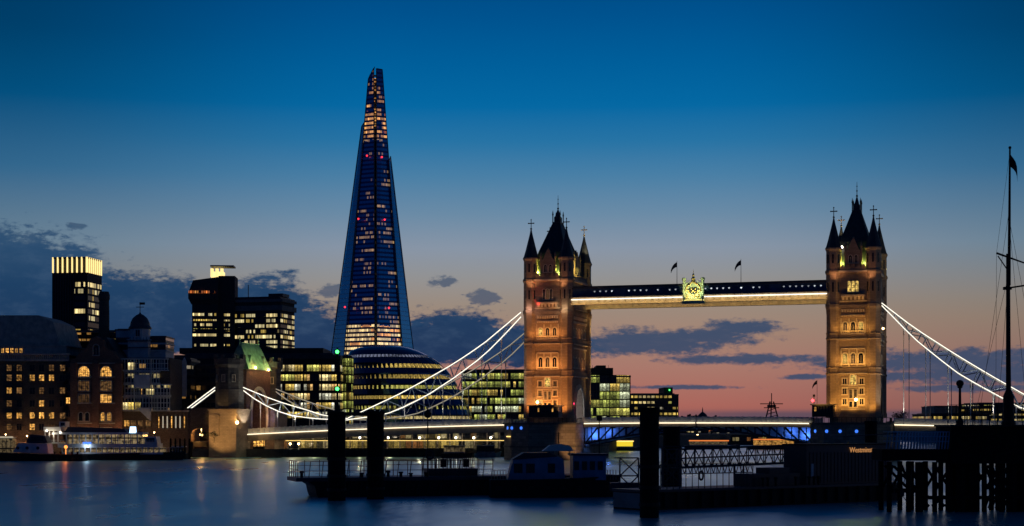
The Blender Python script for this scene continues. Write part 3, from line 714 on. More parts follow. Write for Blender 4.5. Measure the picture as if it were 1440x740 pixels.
def cabin(s0, t0, label, w_, lit):
    p = BW(s0, t0, PIER_Z - 1.3)
    C_ = thing('control_cabin', label, 'cabin', tuple(p), -PHI, 'control cabins on the piers')
    d = 4.0; h = 2.9
    z0 = 1.8
    mb = MB(); mb.box(-w_/2, w_/2, -d/2, d/2, z0 - 0.3, z0 + 1.1)
    n = 7
    for k in range(n + 1):
        x = -w_/2 + 0.1 + (w_-0.2)*k/n
        for y in (-d/2 + 0.08, d/2 - 0.08): mb.box(x - 0.09, x + 0.09, y - 0.08, y + 0.08, z0 + 1.1, z0 + h - 0.3)
    mb.box(-w_/2, w_/2, -d/2, d/2, z0 + h - 0.3, z0 + h - 0.05)
    mb.build('wall', M['soot_iron'], C_)
    mb = MB(); mb.box(-w_/2 - 0.4, w_/2 + 0.4, -d/2 - 0.4, d/2 + 0.4, z0 + h - 0.05, z0 + h + 0.2); mb.build('roof', M['lead'], C_)
    mb = MB(); mb.box(-w_/2 + 0.15, w_/2 - 0.15, -d/2 + 0.15, d/2 - 0.15, z0 + 1.1, z0 + h - 0.3); mb.build('window', M['dark_glass'], C_)
    for x in lit: mb = MB(); mb.box(x - 0.22, x + 0.22, -d/2 + 0.02, -d/2 + 0.06, z0 + 1.2, z0 + 2.3); mb.build('lit_window', M['pane_warm'], C_)
    return C_
cabin(3.0, -23.3, 'dark low control cabin on the pier in front of the orange tower', 8.6, (-1.5, 2.6))
cabin(LSP - 7.0, -19.5, 'dark low control cabin beside the red signal post on the far right pier', 5.6, (-1.9,))
sg = thing('signal_post', 'thin post with a glowing red signal at the left edge of the golden tower pier', 'signal', tuple(BW(LSP - 9.6, -18.5, PIER_Z + 0.7)), -PHI)
mb = MB(); mb.tube((0, 0, 0), (0, 0, 5.6), 0.1, 6); mb.bar((-0.7, 0, 4.0), (0.7, 0, 4.0), 0.1, 0.1); mb.box(-0.3, 0.3, -0.2, 0.2, 4.9, 5.5); mb.build('post', M['soot_iron'], sg)
mb = MB(); mb.ball((-0.3, -0.35, 3.9), 0.42); mb.build('red_lamp', M['lamp_red'], sg)
fp = thing('flagpole', 'thin flagpole with a small dark flag beside the golden tower pier', 'flagpole', tuple(BW(LSP - 9.3, -14, PIER_Z + 0.7)), -PHI)
mb = MB(); mb.tube((0, 0, 0), (0, 0, 9.6), 0.06, 5); mb.build('pole', M['soot_iron'], fp)
def flag_mesh(sz, dirx=-1):
    mb = MB(); n = 6
    for side in (0.0, 0.03):
        pts = []
        for i in range(n + 1):
            for j in range(2):
                f = i / n
                pts.append((dirx*f*sz*0.75, 0.12*sz*math.sin(f*6) + side, -(f*f)*sz*0.95 - j*sz*(0.62 - 0.2*f)))
        mb.add(pts, [(2*i, 2*i+2, 2*i+3, 2*i+1) for i in range(n)])
    return mb
flag_mesh(1.7).build('flag', M['flag_cloth'], fp, (0, 0, 9.4))

# ------------------------------------------------------------------ high level walkways
def walkway(t0, label, front):
    s0, s1 = 6.2, LSP - 6.2
    W_ = thing('high_walkway', label, 'walkway', tuple(BW(0, t0, 0)), -PHI, 'high walkways between the towers')
    za, zb, hd = 43.5, 49.4, 1.9
    for nm, parts, mat in (('roof', [(s0, s1, -hd - 0.25, hd + 0.25, 48.7, 49.1), (s0, s1, -hd*0.7, hd*0.7, 49.1, 49.5)], 'lead'), ('floor', [(s0, s1, -hd, hd, 45.75, 46.15)], 'pale_stone'),
                           ('girder', [(s0, s1, -hd, -hd + 0.3, 44.35, 45.75), (s0, s1, hd - 0.3, hd, 44.35, 45.75)], 'pale_stone')):
        mb = MB()
        for b in parts: mb.box(*b)
        if nm == 'girder':
            for k in range(38):
                s = s0 + (s1-s0)*(k + 0.5)/38; mb.bar((s, -hd - 0.1, 46.25), (s, -hd - 0.1, 44.75), 0.2, 0.5)
            for k in range(18):
                s = s0 + (s1-s0)*(k + 0.5)/18; mb.box(s - 0.15, s + 0.15, -hd + 0.3, hd - 0.3, 44.5, 44.95)
        mb.build(nm, M[mat], W_)
    mb = MB(); mb.box(s0, s1, -hd + 0.2, hd - 0.2, 46.15, 48.7); mb.build('side_panel', M['blue_paint'], W_)
    mb = MB()
    n = 44; ds = (s1 - s0) / n
    for y in (-hd + 0.08, hd - 0.08):
        for k in range(n):
            a = s0 + ds*k
            mb.tube((a, y, 46.4), (a + ds, y, 48.5), 0.09); mb.tube((a, y + 0.02, 48.5), (a + ds, y + 0.02, 46.4), 0.09)
        mb.bar((s0, y, 48.55), (s1, y, 48.55), 0.3, 0.3); mb.bar((s0, y, 46.3), (s1, y, 46.3), 0.3, 0.3)
        for s in (s0 + 15, s1 - 15): mb.box(s - 1.6, s + 1.6, y - 0.16, y + 0.16, 46.2, 48.7)
    mb.build('lattice', M['blue_paint'], W_)
    if front:
        for k in range(4, n - 1):                       # small lit triangles of the walkway windows
            if abs(k - n/2 + 1) < 2 or random.random() < 0.12: continue
            a = s0 + ds*(k + 0.5); x = 0.42
            mb = MB(); mb.slab_y([(a - x, 47.95), (a, 47.4), (a + x, 47.95), (a, 48.1)], -hd + 0.12, -hd + 0.17); mb.build('window', M['pane_walk'], W_)
    mb = MB(); mb.box(s0, s1, -hd - 0.42, -hd - 0.2, 45.5, 45.78); mb.build('light_strip', M['strip_white'] if front else M['strip_dim'], W_)
    mb = MB(); mb.box(s0, s1, -hd - 0.55, -hd - 0.1, 46.12, 46.3); mb.box(s0, s1, -hd - 0.5, -hd - 0.1, 44.15, 44.35); mb.build('cornice', M['pale_stone'], W_)
    d = bpy.data.lights.new('soffit_light', 'AREA'); d.shape = 'RECTANGLE'; d.size = s1 - s0 - 2; d.size_y = 0.3; d.energy = 330 if front else 160; d.color = (1, .66, .24)
    lo = bpy.data.objects.new('soffit_light', d); col.objects.link(lo); lo.parent = W_; lo.location = ((s0+s1)/2, -hd - 1.1, 44.6); lo.rotation_euler = (R(100), 0, 0)
    return W_
wf = walkway(-8.6, 'front high level walkway with white lit strip and gilded crest', True)
wr = walkway(8.6, 'rear high level walkway showing below the lit front one', False)
# painted and gilded crest in the middle of the front walkway (a part with its pieces)
cs = s_of(975.5, -10.8); cy = -2.75
mb = MB(); mb.box(cs - 2.5, cs + 2.5, cy, cy + 0.45, 44.6, 49.6)
cr = mb.build('crest_panel', M['crest_paint'], wf)
mb = MB()
for x in (-2.65, 2.65):
    mb.lathe([(0.42, 44.0), (0.42, 50.2), (0.6, 50.3), (0.6, 50.9), (0.3, 51.0)], cs + x, cy + 0.1, 8)
mb.box(cs - 3.2, cs + 3.2, cy - 0.25, cy + 0.9, 43.7, 44.5)
for k in range(9): mb.tube((cs - 2.1 + 0.525*k, cy + 0.2, 49.6), (cs - 2.1 + 0.525*k, cy + 0.2, 50.3), 0.07)
mb.build('crest_post', M['crest_paint'], cr)
mb = MB()
og = [(-2.1, 47.0), (-2.0, 48.0), (-1.5, 48.8), (-0.8, 49.2), (-0.3, 49.7), (0, 50.6), (0.3, 49.7), (0.8, 49.2), (1.5, 48.8), (2.0, 48.0), (2.1, 47.0)]
mb.tpath([(cs + x, cy - 0.1, z) for x, z in og], 0.2, 6)
mb.lathe([(0.75, 49.6), (0.5, 50.3), (0.6, 50.7), (0.25, 51.2), (0.35, 51.7), (0.1, 52.1), (0.04, 53.2)], cs, cy, 8)
for sgn in (-1, 1):
    mb.tpath([(cs + sgn*1.9, cy - 0.1, 45.0), (cs + sgn*1.7, cy - 0.1, 46.2), (cs + sgn*1.2, cy - 0.1, 47.0), (cs + sgn*0.6, cy - 0.1, 46.2), (cs + sgn*0.2, cy - 0.1, 45.4)], 0.15, 5)
    mb.ball((cs + sgn*1.15, cy - 0.1, 45.5), 0.38, 6, 4); mb.ball((cs + sgn*1.5, cy - 0.1, 47.4), 0.28, 6, 4)
mb.build('crest_ornament', M['gold'], cr)
mb = MB(); mb.slab_y([(cs - 1.2, 48.2), (cs + 1.2, 48.2), (cs + 1.2, 47.4), (cs + 0.6, 46.6), (cs, 46.2), (cs - 0.6, 46.6), (cs - 1.2, 47.4)], cy - 0.1, cy)
mb.build('shield', M['lead'], cr)
mb = MB()
for x, z in ((0, 47.4), (-0.6, 47.8), (0.6, 47.8), (-0.3, 47.0), (0.35, 47.05)): mb.ball((cs + x, cy - 0.15, z), 0.24, 6, 4)
mb.build('shield_charge', M['gold'], cr)
lamp('crest_light', 'SPOT', (cs - 1.6, cy - 4.0, 44.0), 1500, (1, 0.85, 0.35), wf, (cs - 0.6, cy, 48), 0.2, 70)
lamp('crest_light', 'SPOT', (cs + 1.6, cy - 4.0, 44.0), 1500, (0.9, 1.0, 0.5), wf, (cs + 0.6, cy, 48), 0.2, 70)
for px, d in ((952, 'thin flagpole with drooping dark flag on the walkway, just left of the gilded crest'), (1042, 'thin flagpole with drooping dark flag on the walkway, right of the gilded crest')):
    s = s_of(px, -8.6); f = thing('flagpole', d, 'flagpole', tuple(BW(s, -8.6, 49.5)), -PHI, 'flagpoles on the walkway')
    mb = MB(); mb.tube((0, 0, 0), (0, 0, 6.6), 0.09, 6, 0.05); mb.build('pole', M['soot_iron'], f)
    flag_mesh(2.3, -1).build('flag', M['flag_cloth'], f, (0, 0, 6.2))

# ------------------------------------------------------------------ road deck: two side spans and two lifting leaves
def deck_span(name, label, cat, sa, sb, group, fasc_mat='bridge_fascia', strip='strip_deck', depth=2.0, truss=None, lamps=True):
    D = thing(name, label, cat, tuple(BW(0, 0, 0)), -PHI, group)
    n = max(2, int(abs(sb - sa) / 7)); ss = [sa + (sb - sa)*k/n for k in range(n + 1)]
    hw = 10.4
    mb = MB()
    for a, b in zip(ss, ss[1:]):
        za, zb = deck_z(a), deck_z(b)
        mb.loft([[(a, -hw, za-0.5), (a, hw, za-0.5), (a, hw, za), (a, -hw, za)], [(b, -hw, zb-0.5), (b, hw, zb-0.5), (b, hw, zb), (b, -hw, zb)]])
    mb.build('roadway', M['asphalt'], D)
    for y in (-hw, hw):
        mb = MB(); sgy = -1 if y < 0 else 1
        for a, b in zip(ss, ss[1:]):
            za, zb = deck_z(a), deck_z(b)
            mb.bar((a, y + sgy*0.2, za - depth/2 - 0.2), (b, y + sgy*0.2, zb - depth/2 - 0.2), 0.35, depth)
        mb.build('fascia', M[fasc_mat], D)
        mb = MB()
        for a, b in zip(ss, ss[1:]):
            za, zb = deck_z(a), deck_z(b)
            mb.bar((a, y + sgy*0.2, za + 1.5), (b, y + sgy*0.2, zb + 1.5), 0.35, 0.22); mb.bar((a, y + sgy*0.2, za + 0.75), (b, y + sgy*0.2, zb + 0.75), 0.12, 1.2)
            m_ = max(2, int(abs(b - a) / 1.6))
            for k in range(m_):
                f = k/m_; s = a + (b-a)*f; z = za + (zb-za)*f
                mb.box(s - 0.2, s + 0.2, y + sgy*0.2 - 0.28, y + sgy*0.2 + 0.28, z + 0.12, z + 1.72)
        mb.build('parapet', M['white_paint'], D)
        mb = MB()
        for a, b in zip(ss, ss[1:]):
            za, zb = deck_z(a), deck_z(b)
            mb.bar((a, y + sgy*0.72, za - 0.12), (b, y + sgy*0.72, zb - 0.12), 0.12, 0.26)
        mb.build('light_strip', M[strip if y < 0 else 'strip_dim'], D)
    mb = MB()                                            # cross girders below the roadway
    for k in range(n*2 + 1):
        s = sa + (sb-sa)*k/(2*n); mb.box(s - 0.15, s + 0.15, -hw + 0.1, hw - 0.1, deck_z(s) - 1.5, deck_z(s) - 0.5)
    mb.build('cross_girder', M['soot_iron'], D)
    return D
S_AB = s_of(323, -13)
span_s = deck_span('bridge_side_span', 'lit suspended road span running from the orange tower to the stone gatehouse', 'bridge span', -10.9, S_AB + 5, 'road spans of the bridge')
span_n = deck_span('bridge_side_span', 'lit suspended road span running from the golden tower behind the jetty', 'bridge span', LSP + 10.9, LSP + 92, 'road spans of the bridge')
def bascule(sa, sb, label):
    D = deck_span('bascule_span', label, 'bridge span', sa, sb, 'road spans of the bridge', depth=1.0)
    for y in (-9.6, -3.2, 3.2, 9.6):
        mb = MB(); n = 8; lo = []; up = []
        for k in range(n + 1):
            f = k/n; s = sa + (sb-sa)*f; z = deck_z(s) - 0.6
            up.append((s, y, z - 0.4)); lo.append((s, y, z - 1.3 - 4.0*(1-f)**1.6))
        mb.path(lo, 0.4, 0.5); mb.path(up, 0.4, 0.4)
        for k in range(n):
            mb.tube(up[k], lo[k], 0.3); mb.tube(lo[k], up[k+1], 0.26)
            q = [tuple((lo[k][i] + lo[k+1][i])/2 for i in range(3)), tuple((up[k][i] + up[k+1][i])/2 for i in range(3))]; mb.tube(q[0], q[1], .16)
        mb.build('truss', M['pale_blue_paint'] if abs(y) < 5 else M['navy_steel'], D)
    mb = MB(); mb.add([(sa, -6.4, deck_z(sa) - 5.0), (sb, -6.4, deck_z(sb) - 1.8), (sb, -6.4, deck_z(sb) - 0.6), (sa, -6.4, deck_z(sa) - 0.6)] + [(sa, -6.3, deck_z(sa) - 5.0), (sb, -6.3, deck_z(sb) - 1.8), (sb, -6.3, deck_z(sb) - 0.6), (sa, -6.3, deck_z(sa) - 0.6)],
           [(0,1,2,3), (7,6,5,4), (0,4,5,1), (1,5,6,2), (2,6,7,3), (3,7,4,0)]); mb.build('web_plate', M['pale_blue_paint'], D)
    sg = 1 if sb > sa else -1
    for f, pw in ((2.2, 330), (6.5, 170)):
        lamp('blue_light', 'POINT', (sa + sg*f, -7.9, 6.4 + f*0.2), pw, (0.1, 0.26, 1.0), D, size=0.2)
    return D
bas_s = bascule(10.7, LSP/2 - 0.2, 'lifting road leaf with blue lit truss beside the orange tower')
bas_n = bascule(LSP - 10.7, LSP/2 + 0.2, 'lifting road leaf with blue lit truss beside the golden tower')

# ------------------------------------------------------------------ suspension chains
def resample(pts, n):
    out = []; d = [0]
    for a, b in zip(pts, pts[1:]): d.append(d[-1] + math.hypot(b[0]-a[0], b[1]-a[1]))
    for k in range(n + 1):
        q = d[-1]*k/n; i = 0
        while i < len(d) - 2 and d[i+1] < q: i += 1
        f = (q - d[i]) / max(1e-6, d[i+1] - d[i]); out.append((pts[i][0] + (pts[i+1][0]-pts[i][0])*f, pts[i][1] + (pts[i+1][1]-pts[i][1])*f))
    return out
def at_s(pts, s):
    ps = sorted(pts)
    for a, b in zip(ps, ps[1:]):
        if a[0] <= s <= b[0]: return a[1] + (b[1]-a[1])*(s - a[0])/max(1e-6, b[0]-a[0])
    return None
TF = -11.4
def chain(up_px, lo_px, t_off, label, npan, lit, hang=True, th=0.34):
    up = [sz(x, y, TF) for x, y in up_px]; lo = [sz(x, y, TF) for x, y in lo_px]
    K = thing('suspension_chain', label, 'bridge chain', tuple(BW(0, t_off, 0)), -PHI, 'suspension chains of the bridge')
    U, Lw = resample(up, npan), resample(lo, npan)
    for nm, P_ in (('upper_chord', U), ('lower_chord', Lw)):
        mb = MB(); mb.path([(s, 0, z) for s, z in P_], th*0.9, th); mb.build(nm, M['pale_blue_paint'], K)
        mb = MB(); mb.path([(s, -th*0.45 - 0.13, z + 0.06) for s, z in P_], 0.14, th*0.55)
        mb.build('light_strip', M['strip_white'] if lit else M['strip_dim'], K)
    mb = MB()
    for k in range(1, npan):
        mb.tube((U[k][0], 0, U[k][1]), (Lw[k][0], 0, Lw[k][1]), 0.19)
        a, b = (U[k], Lw[k+1]) if k % 2 else (Lw[k], U[k+1])
        mb.tube((a[0], 0, a[1]), (b[0], 0, b[1]), 0.17)
    mb.build('web', M['pale_blue_paint'], K)
    if hang and lit:                                     # small uplights on the deck wash the hangers and chain
        for k in range(5):
            s = U[0][0] + (U[-1][0]-U[0][0])*(k + .5)/5; z = deck_z(s) + 1.8
            lamp('chain_uplight', 'SPOT', (s, -2.2, z), 2000 if k < 3 else 500, (1, .93, .8), K, (s + (1 if U[-1][0] < U[0][0] else -1)*4, 0, z + 14), .2, 100)
    if hang:
        ss = sorted((U[0][0], U[-1][0])); n = max(2, int((ss[1]-ss[0]) / 5.6))
        for k in range(1, n):
            s = ss[0] + (ss[1]-ss[0])*k/n; z = at_s(lo, s)
            if z and z - deck_z(s) > 1.6:
                mb = MB(); mb.tube((s, 0, deck_z(s) + 0.2), (s, 0, z), 0.11, 5); mb.tube((s, 0, z - 1.9), (s, 0, z - 0.2), 0.22, 6); mb.build('hanger', M['white_paint'], K)
    return K
UL = [(733, 439.5), (680, 484), (640, 511), (600, 534), (560, 555.5), (515, 576.5), (490, 588)]
LL = [(733, 446), (710, 471), (680, 501), (640, 531), (600, 557), (570, 572), (542, 583.5), (490, 590.5)]
US = [(342, 545), (364, 554), (386, 563), (410, 570.5), (434, 577.5), (456, 585), (490, 589)]
LS = [(342, 549), (362, 564), (386, 577), (410, 584.5), (434, 588), (456, 590), (490, 591)]
LT = [(303, 545), (284, 559), (262, 576)]; LT2 = [(303, 549), (284, 563.5), (262, 580)]
UN = [(1240, 426.5), (1285, 461), (1344, 499), (1389, 526), (1440, 555), (1500, 581), (1560, 592)]
LN = [(1240, 430), (1285, 476), (1322, 506), (1351, 528), (1389, 549), (1440, 576.5), (1500, 590), (1560, 595)]
chain(UL, LL, TF, 'long front suspension chain, brightly lit, falling from the orange tower', 14, True)
chain(UL, LL, -TF, 'long rear suspension chain, dimly lit, behind the bright one at the orange tower', 14, False)
chain(US, LS, TF, 'short front suspension chain, brightly lit, falling from the stone gatehouse', 8, True)
chain(US, LS, -TF, 'short rear suspension chain at the gatehouse, behind the brighter short chain', 8, False)
chain(LT, LT2, TF, 'short lit tie chain sloping down behind the stone gatehouse', 3, True, False)
chain(UN, LN, TF, 'front suspension chain, brightly lit, falling from the golden tower', 15, True)
chain(UN, LN, -TF, 'rear suspension chain, dimly lit, behind the bright one at the golden tower', 15, False)

# ------------------------------------------------------------------ south gatehouse (abutment)
G = thing('bridge_gatehouse', 'crenellated stone gatehouse with green lit steep roof at the bridge end', 'gatehouse', tuple(BW(S_AB, 0, 0)), -PHI)
for ty in (-13, 13):
    mb = MB(); mb.box(-4.6, 4.6, ty - 4.6, ty + 4.6, -2, 14.2); mb.box(-4.9, 4.9, ty - 4.9, ty + 4.9, 14.2, 14.7); mb.box(-4.2, -1.0, ty - 4.95, ty - 4.55, 6.5, 13.0) ; mb.build('base', M['tower_stone'], G)
    mb = MB(); mb.lathe([(4.3, 14.7), (4.3, 20.8), (4.15, 21.0), (4.15, 27.2), (4.8, 28.2), (4.8, 30.0)], 0, ty, 8)
    for k in range(8):
        an = math.pi/4*k; x, y = 4.3*math.cos(an), ty + 4.3*math.sin(an)
        mb.lathe([(0.75, 29.9), (0.75, 31.3)], x, y, 4)
    tu = mb.build('turret', M['dark_granite'], G)
    for k in (4, 5, 6, 7):
        an = math.pi/4*k + 0; o = window(tu, 'gate', (4.03*math.cos(an)*0.985, ty + 4.03*math.sin(an)*0.985, 23), an + math.pi/2, 'dark_glass', 0.8, 2.0, 1.0)
a = 5.2; pts = [(-a + 2*a*i/10, 14.0 + 7.0*math.sqrt(max(0, 1 - (-1 + 2*i/10)**2))) for i in range(11)]
mb = MB(); mb.slab_x([(-8.3, 8.0), (-a, 8.0)] + pts + [(a, 8.0), (8.3, 8.0), (8.3, 27), (-8.3, 27)], -3.2, 3.2)
mb.build('arch_wall', M['red_brick'], G)
mb = MB()
for g in (1.0, 1.1): mb.tpath([(3.45, y*g, z + (g-1)*6) for y, z in [(-a, 9)] + pts + [(a, 9)]], 0.3, 6)
mb.build('arch_moulding', M['pale_stone'], G)
mb = MB()
hip = lambda hx, hy, z: [(-hx, -hy, z), (hx, -hy, z), (hx, hy, z), (-hx, hy, z)]
mb.loft([hip(3.9, 8.0, 27), hip(2.6, 7.3, 29.8), hip(1.0, 6.6, 33.6), hip(0.25, 6.2, 35.0)])
ro = mb.build('roof', M['copper_green'], G)
mb = MB(); mb.bar((0, -6.2, 35.2), (0, 6.2, 35.2), 0.3, 0.35)
for y in (-6.4, 6.4): mb.lathe([(0.3, 34.6), (0.16, 36.0), (0.3, 36.3), (0.05, 37.6)], 0, y, 6)
mb.build('ridge', M['copper_green'], ro)
for y in (-4.5, 4.5):
    mb = MB(); mb.loft([[(3.0, y - 1.5, 27.2), (3.0, y + 1.5, 27.2), (3.0, y, 31.5)], [(1.0, y - 1.5, 27.2), (1.0, y + 1.5, 27.2), (1.0, y, 31.5)]]); mb.build('dormer', M['copper_green'], ro)
for y in (-7.5, -2.5, 2.5, 7.5): lamp('roof_light', 'SPOT', (7.4, y, 27.0), 900, (0.6, 1.0, 0.35), G, (1, y, 32), 0.2, 90)
for (x, y, z) in ((4.0, -3.6, 27.6), (4.0, 5.4, 27.2)):
    mb = MB(); mb.ball((x, y, z), 0.36); mb.tube((x, y, z), (x - 1.2, y, z - 0.3), 0.08); mb.build('floodlight_head', M['lamp_warm'], G)
    lamp('roof_flood', 'POINT', (x + 0.9, y, z + 0.3), 500, (1, .6, .2), G, size=0.2)
lamp('gate_flood', 'SPOT', (-4, -32, 1.2), 9000, (1, .58, .2), G, (1, -17, 9), 0.4, 55)
lamp('gate_flood', 'POINT', (5.8, -18.5, 11.5), 500, (1, .6, .2), G, size=0.2)
lamp('arch_flood', 'POINT', (6.5, 2.5, 12.5), 500, (1, .55, .12), G, size=0.3); lamp('arch_flood', 'POINT', (5.5, -2.5, 12.0), 160, (.2, .3, 1), G, size=0.3); lamp('arch_flood', 'POINT', (5.5, 6.5, 11.5), 160, (.2, .3, 1), G, size=0.3)
mb = MB(); mb.ball((5.2, -18.2, 10.6), 0.5); mb.tube((4.6, -17.6, 10.2), (5.2, -18.2, 10.6), 0.1); mb.build('floodlight_head', M['lamp_warm'], G)
# ------------------------------------------------------------------ buildings
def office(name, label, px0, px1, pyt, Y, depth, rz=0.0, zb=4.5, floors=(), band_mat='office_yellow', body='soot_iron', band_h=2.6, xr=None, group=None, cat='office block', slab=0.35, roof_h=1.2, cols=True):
    """block with ribbon windows: floors = list of window-sill heights; every storey's glazing is a part"""
    x0, x1, zt = PX(px0, Y), PX(px1, Y), PZ(pyt, Y)
    o = thing(name, label, cat, ((x0 + x1)/2, Y + depth/2, zb), rz, group)
    hw, hd = (x1 - x0)/2, depth/2
    mb = MB(); mb.box(-hw, hw, -hd, hd, 0, zt - zb - roof_h); mb.build('wall', M[body], o)
    mb = MB(); mb.box(-hw - 0.3, hw + 0.3, -hd - 0.3, hd + 0.3, zt - zb - roof_h, zt - zb - roof_h*0.4); mb.box(-hw*0.9, hw*0.9, -hd*0.8, hd*0.8, zt - zb - roof_h*0.4, zt - zb); mb.build('roof', M['lead'], o)
    sl = MB()
    for z in floors:
        z -= zb
        b = MB(); g = 0.06
        xa, xb = (-hw, hw) if xr is None else (PX(xr[0], Y) - (x0+x1)/2, PX(xr[1], Y) - (x0+x1)/2)
        b.quad((xa, -hd - g, 0), (xb, -hd - g, 0), (xb, -hd - g, band_h), (xa, -hd - g, band_h))
        if xr is None or xr[1] >= px1: b.quad((hw + g, -hd, 0), (hw + g, hd, 0), (hw + g, hd, band_h), (hw + g, -hd, band_h))
        if xr is None: b.quad((-hw - g, hd, 0), (-hw - g, -hd, 0), (-hw - g, -hd, band_h), (-hw - g, hd, band_h))
        b.build('window_band', M[band_mat], o, (0, 0, z))
        sl.box(-hw - slab, hw + slab, -hd - slab, hd + slab, z - 0.45, z - 0.1)
    if floors: sl.build('floor_slab', M[body], o)
    if cols and floors:
        cm = MB(); n = max(3, int(2*hw/7))
        z0, z1 = min(floors) - zb - 0.4, max(floors) - zb + band_h
        for k in range(n + 1):
            x = -hw + 2*hw*k/n; cm.box(x - 0.16, x + 0.16, -hd - 0.5, -hd - 0.12, z0, z1)
        cm.build('mullion', M[body], o)
    return o
def rows(y0, dy, n, Y): return [PZ(y0 + dy*k, Y) for k in range(n)]

# --- the tall glass spire
def spire_tower():
    Y = 1342.0; cx, cy = PX(524, Y), Y + 36
    o = thing('glass_skyscraper', 'tall tapering glass skyscraper with glowing orange top, highest thing in the picture', 'skyscraper', (cx, cy, 4.5))
    def pt(px, d, py): return (PX(px, cy + d) - cx, d, PZ(py, cy + d) - 4.5)
    yb = 600
    # facets as leaning glass plates: left and right edge at the ground and at the top, heights and depths of the corners
    fac = [(475, 527.6, 518.0, 525.6, 111, 96, -18, -36, -3, -5, 'shard_glass'),
           (530.0, 574, 529.4, 537.6, 96.5, 98, -36, -18, -5, -3, 'shard_glass'),
           (452, 478, 508.6, 512.5, 178, 172, 4, -19, -1, -6, 'shard_edge'),
           (572, 594, 547.0, 549.3, 226, 220, -19, 4, -9, -3, 'shard_edge')]
    for a, b, c, d, t0, t1, d0, d1, d2, d3, mt in fac:
        # extend the edges straight down to the ground line
        P = [pt(a, d0, yb), pt(b, d1, yb), pt(d, d3, t1), pt(c, d2, t0)]
        mb = MB(); th = 1.1
        q = [(x, y + th, z) for x, y, z in P]
        mb.add(P + q, [(0,1,2,3), (7,6,5,4), (0,4,5,1), (1,5,6,2), (2,6,7,3), (3,7,4,0)])
        f = mb.build('glass_facet', M[mt], o)
        rim = MB()
        for i, j in ((0, 3), (1, 2), (3, 2)): rim.tube(P[i], P[j], 0.45, 5)
        rim.build('facet_edge', M['grey_steel'], f)
    mb = MB()
    mb.loft([[pt(482, -8, yb), pt(528, -26, yb), pt(568, -8, yb), pt(568, 30, yb), pt(482, 30, yb)],
             [pt(513, -3, 180), pt(528, -10, 180), pt(542, -3, 180), pt(542, 6, 180), pt(513, 6, 180)]])
    mb.build('core', M['blue_glass'], o)
    mb = MB()                                               # open steelwork of the top, floors and bracing
    for k in range(14):
        py = 180 - k*5.6; f = k/14
        mb.box(pt(515 + f*5, 0, 0)[0], pt(541 - f*5, 0, 0)[0], -3.5 + f, 3, pt(0, 0, py)[2], pt(0, 0, py)[2] + 0.5)
    mb.tube(pt(522, 0, 180), pt(524, 0, 100), 0.5); mb.tube(pt(534, 0, 180), pt(532, 0, 98), 0.5); mb.tube(pt(524, 0, 104), pt(527, 0, 94), 0.35)
    mb.build('steelwork', M['grey_steel'], o)
    b = MB(); b.add([pt(517, -2, 183), pt(540, -2, 183), pt(535, -1, 110), pt(521, -1, 110)], [(0, 1, 2, 3)]); b.build('spire_lights', M['shard_crown'], o)
    for px, py in ((516, 219), (537, 221), (504, 308), (541, 309), (485, 432), (547, 433)):
        mb = MB(); dd = -31 + (598 - py)*0.05; p = pt(px, dd, py); mb.ball(p, 0.8, 8, 6); mb.build('warning_light', M['beacon_red'], o)
spire_tower()

# --- tower with glowing crown
m, t_, p = base_mat('crown_light'); p.inputs['Base Color'].default_value = (.5, .4, .2, 1); p.inputs['Emission Color'].default_value = (1, .74, .28, 1); p.inputs['Emission Strength'].default_value = 1.3
Y = 1000
o = thing('crowned_tower', 'slim dark tower with glowing gold finned crown on the far left', 'tower block', (PX(100, Y), Y + 14, 4.5), R(-8))
hw = 11.6; zt = PZ(361, Y) - 4.5; zc = PZ(383, Y) - 4.5
mb = MB(); mb.box(-hw, hw, -hw, hw, 0, zc); mb.build('wall', M['soot_iron'], o)
mb = MB(); mb.box(-hw + 1.2, hw - 1.2, -hw + 1.2, hw - 1.2, zc, zt - 1); mb.build('crown_core', M['soot_iron'], o)
for k in range(8):
    x = -hw + 0.5 + (2*hw - 1)*k/7
    mb = MB(); mb.box(x - 0.42, x + 0.42, -hw - 0.2, -hw + 0.5, zc, zt); mb.build('crown_fin', M['crown_light'], o)
    mb = MB(); mb.box(hw - 0.5, hw + 0.2, x - 0.42, x + 0.42, zc, zt); mb.build('crown_fin', M['crown_light'], o)
mb = MB(); mb.box(-hw, hw, -hw, hw, zt - 0.9, zt); mb.build('roof', M['lead'], o)
for k in range(22):
    z = 4 + k*4.2
    b = MB(); b.quad((3.2, -hw - .06, z), (hw - 1.4, -hw - .06, z), (hw - 1.4, -hw - .06, z + 2.8), (3.2, -hw - .06, z + 2.8)); b.quad((hw + .06, -hw + 1, z), (hw + .06, hw - 1, z), (hw + .06, hw - 1, z + 2.8), (hw + .06, -hw + 1, z + 2.8))
    b.build('window_band', M['hospital_band'], o)
mb = MB()
for k in range(9): x = -hw + 0.6 + 1.7*k; mb.box(x - 0.3, x + 0.3, -hw - 0.35, -hw - 0.05, 0, zc - 0.5)
mb.build('wall_fin', M['lead'], o)
mb = MB(); mb.tube((0, -8, zc), (0, -8, zc + 6), 0.4, 6); mb.build('crown_mast', M['grey_steel'], o)

glazing('red_band', 2.0, 50, .75, ((1, .25, .05), (1, .4, .1), (1, .2, .03), (1, .3, .1)), 1.0, sill=-1, head=2, mull=.3, row_w=0, blk=2, blk_w=.3, seed=77)
